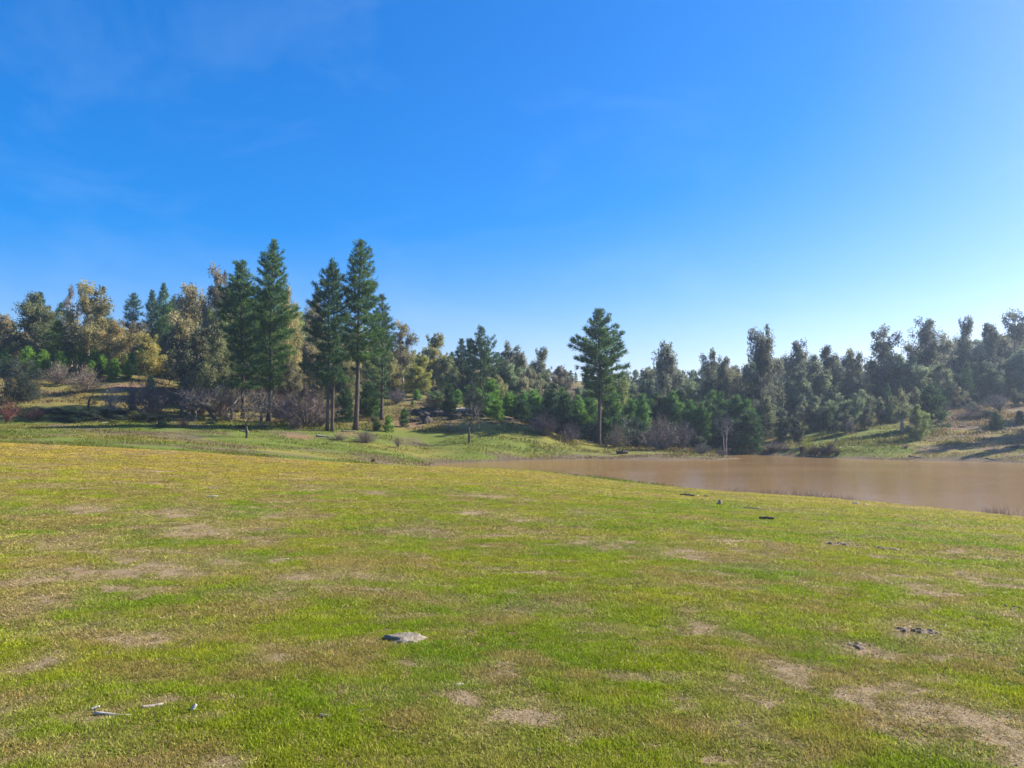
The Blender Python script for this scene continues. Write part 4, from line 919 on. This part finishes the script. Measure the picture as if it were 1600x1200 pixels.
def pebbles():
    n = 80000; a = np.radians(rng.uniform(-52, 52, n)); r = np.exp(rng.uniform(np.log(2.9), np.log(20), n)); x, y = np.sin(a) * r, np.cos(a) * r
    b, g, li = zones(x, y); k = b + .3 * (fbm(x * 6, y * 6, 231, 3) - .5) > .5; k &= rng.random(n) < .3; x, y, r = x[k], y[k], r[k]; n = len(x)
    z = height(x, y); s = rng.uniform(.002, .008, n) * (1 + r / 14); th = rng.uniform(0, 6.28, n)
    base = np.array([[1, 0, 0], [0, 1, 0], [-1, 0, 0], [0, -1, 0], [.1, 0, .7]]); F = np.array([[0, 1, 4], [1, 2, 4], [2, 3, 4], [3, 0, 4]])
    V = base[None] * s[:, None, None] * rng.uniform(.6, 1.4, (n, 5, 3)); ca, sa = np.cos(th)[:, None], np.sin(th)[:, None]
    V = np.stack([V[..., 0] * ca - V[..., 1] * sa, V[..., 0] * sa + V[..., 1] * ca, V[..., 2]], -1) + np.stack([x, y, z - .001], 1)[:, None]
    T = (np.arange(n)[:, None, None] * 5 + F[None]).reshape(-1, 3)
    me = mesh_np('pebbles', V.reshape(-1, 3), T, GM); q = me.attributes.new('blade', 'FLOAT_COLOR', 'FACE'); c4 = np.ones((n, 4, 4), np.float32)
    c4[..., :3] = (np.array([.27, .205, .13]) * rng.uniform(.6, 1.4, n)[:, None])[:, None]; q.data.foreach_set('color', c4.ravel())
    tag(link('pebbles', me), kind='stuff')
pebbles()
def far_grass():
    n = 500000
    px = rng.uniform(-300, 1900, n); y = 40 + 85 * rng.random(n) ** 1.2
    x = (px - 800) / F_PX * y; z = height(x, y); height_cache[0] = z; b, g, li = zones(x, y); height_cache[0] = None
    pat = fbm(x * .35, y * .6, 131, 4)
    keep = (z > WATER_Z + .03) & (pat > .40) & (rng.random(n) > b * .7)
    x, y, z, b, g, li, pat = [q[keep] for q in (x, y, z, b, g, li, pat)]
    hill = sstep(68, 80, y)
    hgt = (.05 + .06 * rng.random(len(x)) + .16 * (pat > .58) * rng.random(len(x)) + hill * .5 * np.clip(pat - .4, 0, .3) * 3 * rng.random(len(x)))
    wid = (.06 + .05 * hill) * rng.uniform(.6, 1.3, len(x))
    col = blade_colors(len(x), np.clip(g * .8, 0, .8), np.clip(.05 + .55 * li + .3 * hill + .3 * hill * sstep(330, 240, 800 + F_PX * x / y), 0, .9), 2) * .55  # far grass colours darkened, partly standing in for shade on the right slope
    blades_object('slope_grass', x, y, z, hgt, wid, col, .6)
far_grass()
def shore_reeds():
    xs, ys = [], []
    for px in np.arange(930, 1640, .8):
        py = np.interp(px, [930, 997, 1120, 1292, 1412, 1562, 1600, 1640], [745, 755, 765, 778, 788, 802, 806, 810])
        if vnoise(px * .02, 0., 141) < .46: continue
        Y = 3.4 * F_PX / (py - HORIZON) + rng.normal() * .35
        xs.append((px - 800) / F_PX * Y); ys.append(Y)
    x = np.repeat(xs, 3) + rng.normal(size=len(xs) * 3) * .12; y = np.repeat(ys, 3) + rng.normal(size=len(xs) * 3) * .3
    z = np.maximum(height(x, y), WATER_Z - .05); n = len(x)
    col = np.array([.10, .08, .06]) * rng.uniform(.5, 1.6, n)[:, None]
    blades_object('shore_reeds', x, y, z, rng.uniform(.08, .42, n) * (.5 + vnoise(x * .9, y * .9, 151)), np.full(n, .017), col, .45)
shore_reeds()

# ------------------------------------------------------------------ small things on the ground
def lump(name, rx, ry, rz_, seed, mat, n=3, rough=.35, flat=.25):
    import bmesh
    bm = bmesh.new(); bmesh.ops.create_icosphere(bm, subdivisions=n, radius=1.0)
    for v in bm.verts:
        c = v.co; k = 1 + rough * (float(fbm(c.x * 1.7 + seed, c.y * 1.7 + c.z * 1.3 + seed, seed, 4)) - .5) * 2
        v.co = Vector((c.x * rx * k, c.y * ry * k, max(c.z, -flat) * rz_ * k))
    me = bpy.data.meshes.new(name); bm.to_mesh(me); bm.free(); me.materials.append(mat)
    for p_ in me.polygons: p_.use_smooth = n > 2
    return me
def log_mesh(name, length, r, seed, mat=None, bend=.04, taper=.75, stubs=2):
    random.seed(seed); g = Geo(); s = np.linspace(0, 1, 9)
    P = np.stack([(s - .5) * length, bend * length * np.sin(s * 3.1 + seed), .02 * length * np.sin(s * 5 + seed * 2)], 1)
    g.tube(P, r * (1 - (1 - taper) * s) * (1 + .12 * np.sin(s * 17 + seed)), 8)
    for i in range(stubs):
        t = random.uniform(.2, .9); p = P[int(t * 8)]
        g.tube([p, p + np.array([random.uniform(-.1, .1), random.uniform(-2, 2) * r, random.uniform(1, 2.4) * r])], [r * .35, r * .2], 5)
    return g.mesh(name, mat or M['log'], True)
def lay(name, cat, label, px, py, length_px, r, color=(1, 1, 1), rz=0.0, tilt=0.0, group=None, y0=2.0, mat=None, raise_=0.0):
    p = on_ground(px, py, y0); L = length_px / F_PX * p.y
    o = link(name, log_mesh(name, L, r, int(px + py), mat, stubs=2 if L > .8 and color[0] < 1.5 else 0), None, (p.x, p.y, p.z + r * .7 + raise_), rz, None, color)
    o.rotation_euler = (0, tilt, rz); tag(o, label, cat, group); return o

p = on_ground(632, 1001)
single('rock', 'rock', 'pale grey rock half sunk in the grass in the foreground', p, lump('rock', .165, .12, .052, 5, M['rock'], 4, .5, .1), .05, sink=.012)
lay('stick', 'stick', 'bleached white stick lying in the foreground grass at lower left', 175, 1120, 58, .008, mat=M['white'], rz=-.06)
lay('stick', 'stick', 'short forked white twig resting against the bleached stick', 149, 1114, 12, .007, mat=M['white'], rz=.45, tilt=-.3, raise_=.01)
lay('bark_piece', 'bark', 'splintered grey bark piece right of the bleached stick', 238, 1108, 30, .012, (1.5, 1.4, 1.3), rz=.5)
lay('paper_scrap', 'litter', 'small upright white scrap right of the splintered bark', 303, 1113, 10, .012, mat=M['white'], tilt=-.9, rz=.4, raise_=.008)
lay('paper_scrap', 'litter', 'tiny white scrap in the grass below the grey rock', 718, 1072, 11, .009, mat=M['white'], rz=.2)
lay('twig', 'twig', 'thin pale twig in the grass below and left of the grey rock', 575, 1112, 44, .004, (1.4, 1.35, 1.2), rz=.1)
lay('twig', 'twig', 'grey chip of wood beside the thin pale twig', 508, 1121, 18, .008, (1.3, 1.2, 1.2), rz=-.3)
lay('log', 'log', 'dark charred log lying on the meadow near the lake shore', 1074, 776, 22, .055, (.35, .3, .28), rz=-.25)
lay('log', 'log', 'short dark chunk right of the charred log near the shore', 1103, 777, 7, .04, (.4, .35, .3), rz=-.2)
lay('log', 'log', 'dark broken branch on the meadow right of the pale stump', 1198, 812, 22, .035, (.4, .34, .3), rz=-.3)
lay('stump', 'stump', 'pale broken stump sticking up from the meadow by the shore', 1124, 789, 9, .06, (1.3, 1.2, 1.0), rz=.4, tilt=-1.2)
lay('branch', 'branch', 'grey branch lying right of the pale stump', 1168, 795, 44, .018, (.9, .8, .7), rz=-.35)
lay('branch', 'branch', 'thin dark branch near the white bottle', 1330, 794, 28, .012, (.5, .42, .36), rz=-.4)
lay('bottle', 'litter', 'white discarded container with a dark end near the reeds', 1337, 788, 8, .05, mat=M['white'], rz=-.5)
lay('bottle', 'litter', 'yellowish white scrap right of the discarded container', 1352, 790, 6, .04, (2.2, 2.1, 1.5), rz=.1)
lay('bottle', 'litter', 'small yellowish scrap beside the charred log', 1090, 776, 4, .03, (2.2, 2.2, 1.2), rz=.1)
lay('stick', 'stick', 'bleached stick far off on the golden left meadow', 331, 777, 18, .02, mat=M['white'], rz=.05)
lay('stick', 'stick', 'pale stick on the bare ground in the mid meadow at left', 416, 828, 26, .012, (1.5, 1.4, 1.2), rz=.15)
lay('stick', 'stick', 'thin pale stick on the left meadow above the dark clod', 440, 875, 22, .006, (1.5, 1.4, 1.2), rz=.6)
def clods(label, px, py, w_px, n, seed, group=None):
    p = on_ground(px, py); w = w_px / F_PX * p.y
    e = bpy.data.objects.new('soil_mound', None); COL.objects.link(e); e.location = p; tag(e, label, 'soil mound', group)
    for i in range(int(n * 2.6)):
        m = lump('clod', w * random.uniform(.04, .14), w * random.uniform(.04, .10), w * random.uniform(.018, .05), seed + i, M['soil'], 3, 1.2)
        dx, dy = random.uniform(-.4, .4) * w, random.uniform(-.25, .25) * w
        link('clod', m, e, (dx, dy, hz(p.x + dx, p.y + dy) - p.z), random.uniform(0, 3))
clods('dark heap of turned soil in the right meadow below the lake', 1395, 859, 48, 8, 501)
clods('dark clods cast up in the bare patch at lower right', 1432, 988, 70, 7, 511)
clods('dark mound of soil cut by the right edge of the picture', 1592, 950, 50, 6, 521)
clods('single dark clod in the middle of the near meadow', 770, 913, 14, 2, 531)
clods('low dark clods above the bare patch at lower right', 1340, 1012, 60, 5, 541)
clods('scuffed dark soil line left of the dark heap', 1320, 852, 60, 5, 551)
clods('small dark clod in the foreground left of centre', 617, 1110, 12, 2, 561)
clods('small dark clod at the bottom edge of the meadow', 880, 1192, 14, 2, 571)
p = on_ground(583, 722, 34); single('shrub', 'shrub', 'small dark tuft standing on the strip just over the meadow crest', p, SHRUBS[0], 0, (.16, .16, .16), (.03, .03, .022))
p = on_ground(972, 709, 50); o = link('log', log_mesh('log', 1.1, .2, 9), None, (p.x, p.y, p.z + .12), .2, None, (.35, .28, .24)); tag(o, 'dark log lying alone on the grassy spit', 'log')

# fallen timber on the slopes
lay('log', 'log', 'pale sawn log on top of the charred log pile', 722, 647, 34, .36, (2.3, 2.25, 2.15), y0=60, rz=-.12, raise_=.12)
for lb, px, py, L, r, c, rz, tl in [
        ('charred log across the front of the log pile', 700, 652, 34, .17, (.3, .28, .28), -.25, .10), ('charred log jutting up at the left end of the log pile', 654, 647, 24, .2, (.24, .22, .22), .3, -.4),
        ('dark log on the upper edge of the log pile', 684, 642, 38, .16, (.5, .47, .45), .2, -.06), ('charred log slanting across the middle of the log pile', 672, 652, 32, .17, (.26, .24, .24), .9, .16),
        ('charred log crossing under the slanting one in the pile', 666, 656, 26, .2, (.22, .2, .2), -.7, -.2), ('grey log at the right end of the log pile', 728, 651, 22, .12, (.9, .85, .8), -.5, .08),
        ('dark log at the left foot of the log pile', 644, 660, 24, .15, (.28, .25, .24), .35, -.05), ('stubby dark log at the back of the log pile', 696, 640, 18, .2, (.35, .32, .31), .6, -.2)]:
    lay('log', 'log', lb, px, py, L, r * 1.25, c, y0=60, rz=rz, tilt=tl, raise_=.1)
for lb, px, py, r, c in [('dark burnt root plate at the left end of the log pile', 656, 649, .55, 1), ('dark burnt stump in the middle of the log pile', 684, 650, .6, 2), ('burnt lump of wood under the pale sawn log', 716, 650, .5, 3), ('small burnt lump at the front of the log pile', 668, 660, .4, 4)]:
    p = on_ground(px, py, 60); single('burnt_stump', 'stump', lb, p, lump('burnt_stump', r * 1.5, r, r * 1.15, 40 + c, M['char'], 3, .9), .3 * c, color=(1, 1, 1), sink=.05)
for lb, px, Y, top, w, c in [('grey dead brush heaped on the left of the log pile', 668, 85, 638, 34, (.15, .135, .135)), ('dark dead brush heaped on the middle of the log pile', 692, 87, 632, 40, (.085, .075, .075)),
                             ('dead brush at the right end of the log pile', 722, 86, 640, 30, (.17, .15, .14))]: sh(lb, px, Y, top, w, c, 'twig')
for lb, px, py, L, r, c, rz in [
        ('upper of the two long grey logs fallen on the left hill', 188, 580, 62, .16, (1.4, 1.35, 1.3), -.35), ('lower of the two long grey logs fallen on the left hill', 186, 590, 50, .13, (1.2, 1.1, 1.05), -.3),
        ('pale fallen branch right of the two long grey logs', 240, 606, 34, .1, (1.3, 1.2, 1.1), -.4), ('reddish fallen log below the bare trees', 276, 652, 26, .1, (1.1, .6, .45), -.45),
        ('pale log leaning in the grass beside the front bare tree', 382, 675, 18, .1, (1.5, 1.3, .9), -.4), ('pale log in front of the twin-trunk pine', 505, 683, 26, .11, (1.3, 1.2, 1.1), .1),
        ('fallen branch running to the foot of the tallest pine', 545, 675, 26, .09, (.8, .75, .65), .5), ('pale weathered log under the lone pine, left of its trunk', 918, 691, 22, .11, (1.8, 1.7, 1.6), .0),
        ('pale weathered log under the lone pine, right of its trunk', 946, 692, 24, .1, (1.6, 1.5, 1.4), .05), ('grey fallen timber at the edge of the central wood', 805, 657, 34, .15, (1.1, 1.0, .9), -.3),
        ('grey fallen timber nearer the brown bush by the wood', 828, 664, 30, .14, (1.1, 1.0, .95), -.35), ('pale log lying in the shaded bank at left', 118, 657, 14, .08, (1.5, 1.4, 1.2), 0),
        ('bleached branch propped under the vase-shaped bush', 164, 661, 12, .06, (1.6, 1.5, 1.4), .8), ('pale fallen log on the crest of the right bank', 1305, 667, 20, .1, (1.3, 1.2, 1.1), .4),
        ('fallen log high on the right slope below the wood', 1440, 648, 26, .12, (1.1, 1.0, 1.0), .1), ('driftwood along the right shore below the bare earth', 1440, 716, 46, .09, (1.0, .9, .8), .0),
        ('driftwood at the right end of the far shore', 1560, 719, 50, .09, (.9, .8, .7), .03), ('grey log fallen at the foot of the pinkish bush', 1510, 668, 30, .1, (1.1, 1.0, .95), -.1)]:
    lay('log', 'log', lb, px, py, L * .85, r * .85, c, y0=48, rz=rz, tilt=.05)
lay('stump', 'stump', 'charred upright post on the sunlit patch of the left slope', 139, 637, 15, .13, (.2, .18, .17), y0=60, tilt=-1.5, raise_=.4)
sh('small reddish dead bush standing above the right shore', 1413, 75, 694, 18, (.26, .13, .10), 'vase')
sh('grey twiggy bush above the shore near the right edge', 1585, 71, 694, 22, (.2, .16, .14), 'vase')
lay('stump', 'stump', 'small pale stump on the green right bank', 1306, 694, 10, .12, (1.0, .9, .85), y0=60, tilt=-1.2, raise_=.2)
p = at(40, 73)
g = Geo(); n = 70; an = rng.uniform(0, 6.28, n); el = rng.uniform(.3, 1.2, n)
d = np.stack([np.cos(an) * np.cos(el), np.sin(an) * np.cos(el), np.sin(el)], 1)
g.blades(np.tile([0, 0, .1], (n, 1)) + d * .1, d, rng.uniform(.8, 1.5, n), .12, rng.random(n))
single('spiky_plant', 'plant', 'bright green spiky plant under the dark evergreen tree', p, g.mesh('spiky_plant', M['leaf']), color=(.10, .16, .04))

# ------------------------------------------------------------------ air
def haze(density=.00055, g=.62):
    m, n, l = new_mat('haze'); out = n.new('ShaderNodeOutputMaterial'); v = n.new('ShaderNodeVolumePrincipled')
    v.inputs['Color'].default_value = (.62, .78, 1.0, 1); v.inputs['Density'].default_value = density; v.inputs['Anisotropy'].default_value = g
    l.new(v.outputs[0], out.inputs['Volume'])
    x0, x1, y0, y1, z0, z1 = -750, 750, -750, 750, -12, 60
    zmax = 60
    V = [(x, y, z) for z in (z0, z1) for y in (y0, y1) for x in (x0, x1)]
    Q = [(0, 2, 3, 1), (4, 5, 7, 6), (0, 1, 5, 4), (2, 6, 7, 3), (0, 4, 6, 2), (1, 3, 7, 5)]
    o = link('haze', mesh_np('haze', np.array(V), np.array(Q), m)); tag(o, kind='stuff')
    return o
haze()

# alike neighbours in a row are told apart by their order from the left
rows = {}
for o in COL.objects:
    if o.parent is None and o.get('label') and o.get('group'): rows.setdefault((o['group'], o['label']), []).append(o)
ORD = ('leftmost', 'second', 'third', 'fourth', 'fifth', 'sixth', 'seventh')
for (grp, lb), os_ in rows.items():
    if len(os_) < 2 or len(lb.split()) > 15: continue
    os_.sort(key=lambda o: o.location.x / max(o.location.y, 1))
    for i, o in enumerate(os_):
        end = 'leftmost' if i == 0 else 'rightmost' if i == len(os_) - 1 else ORD[min(i, 6)]
        o['label'] = lb + ', ' + end
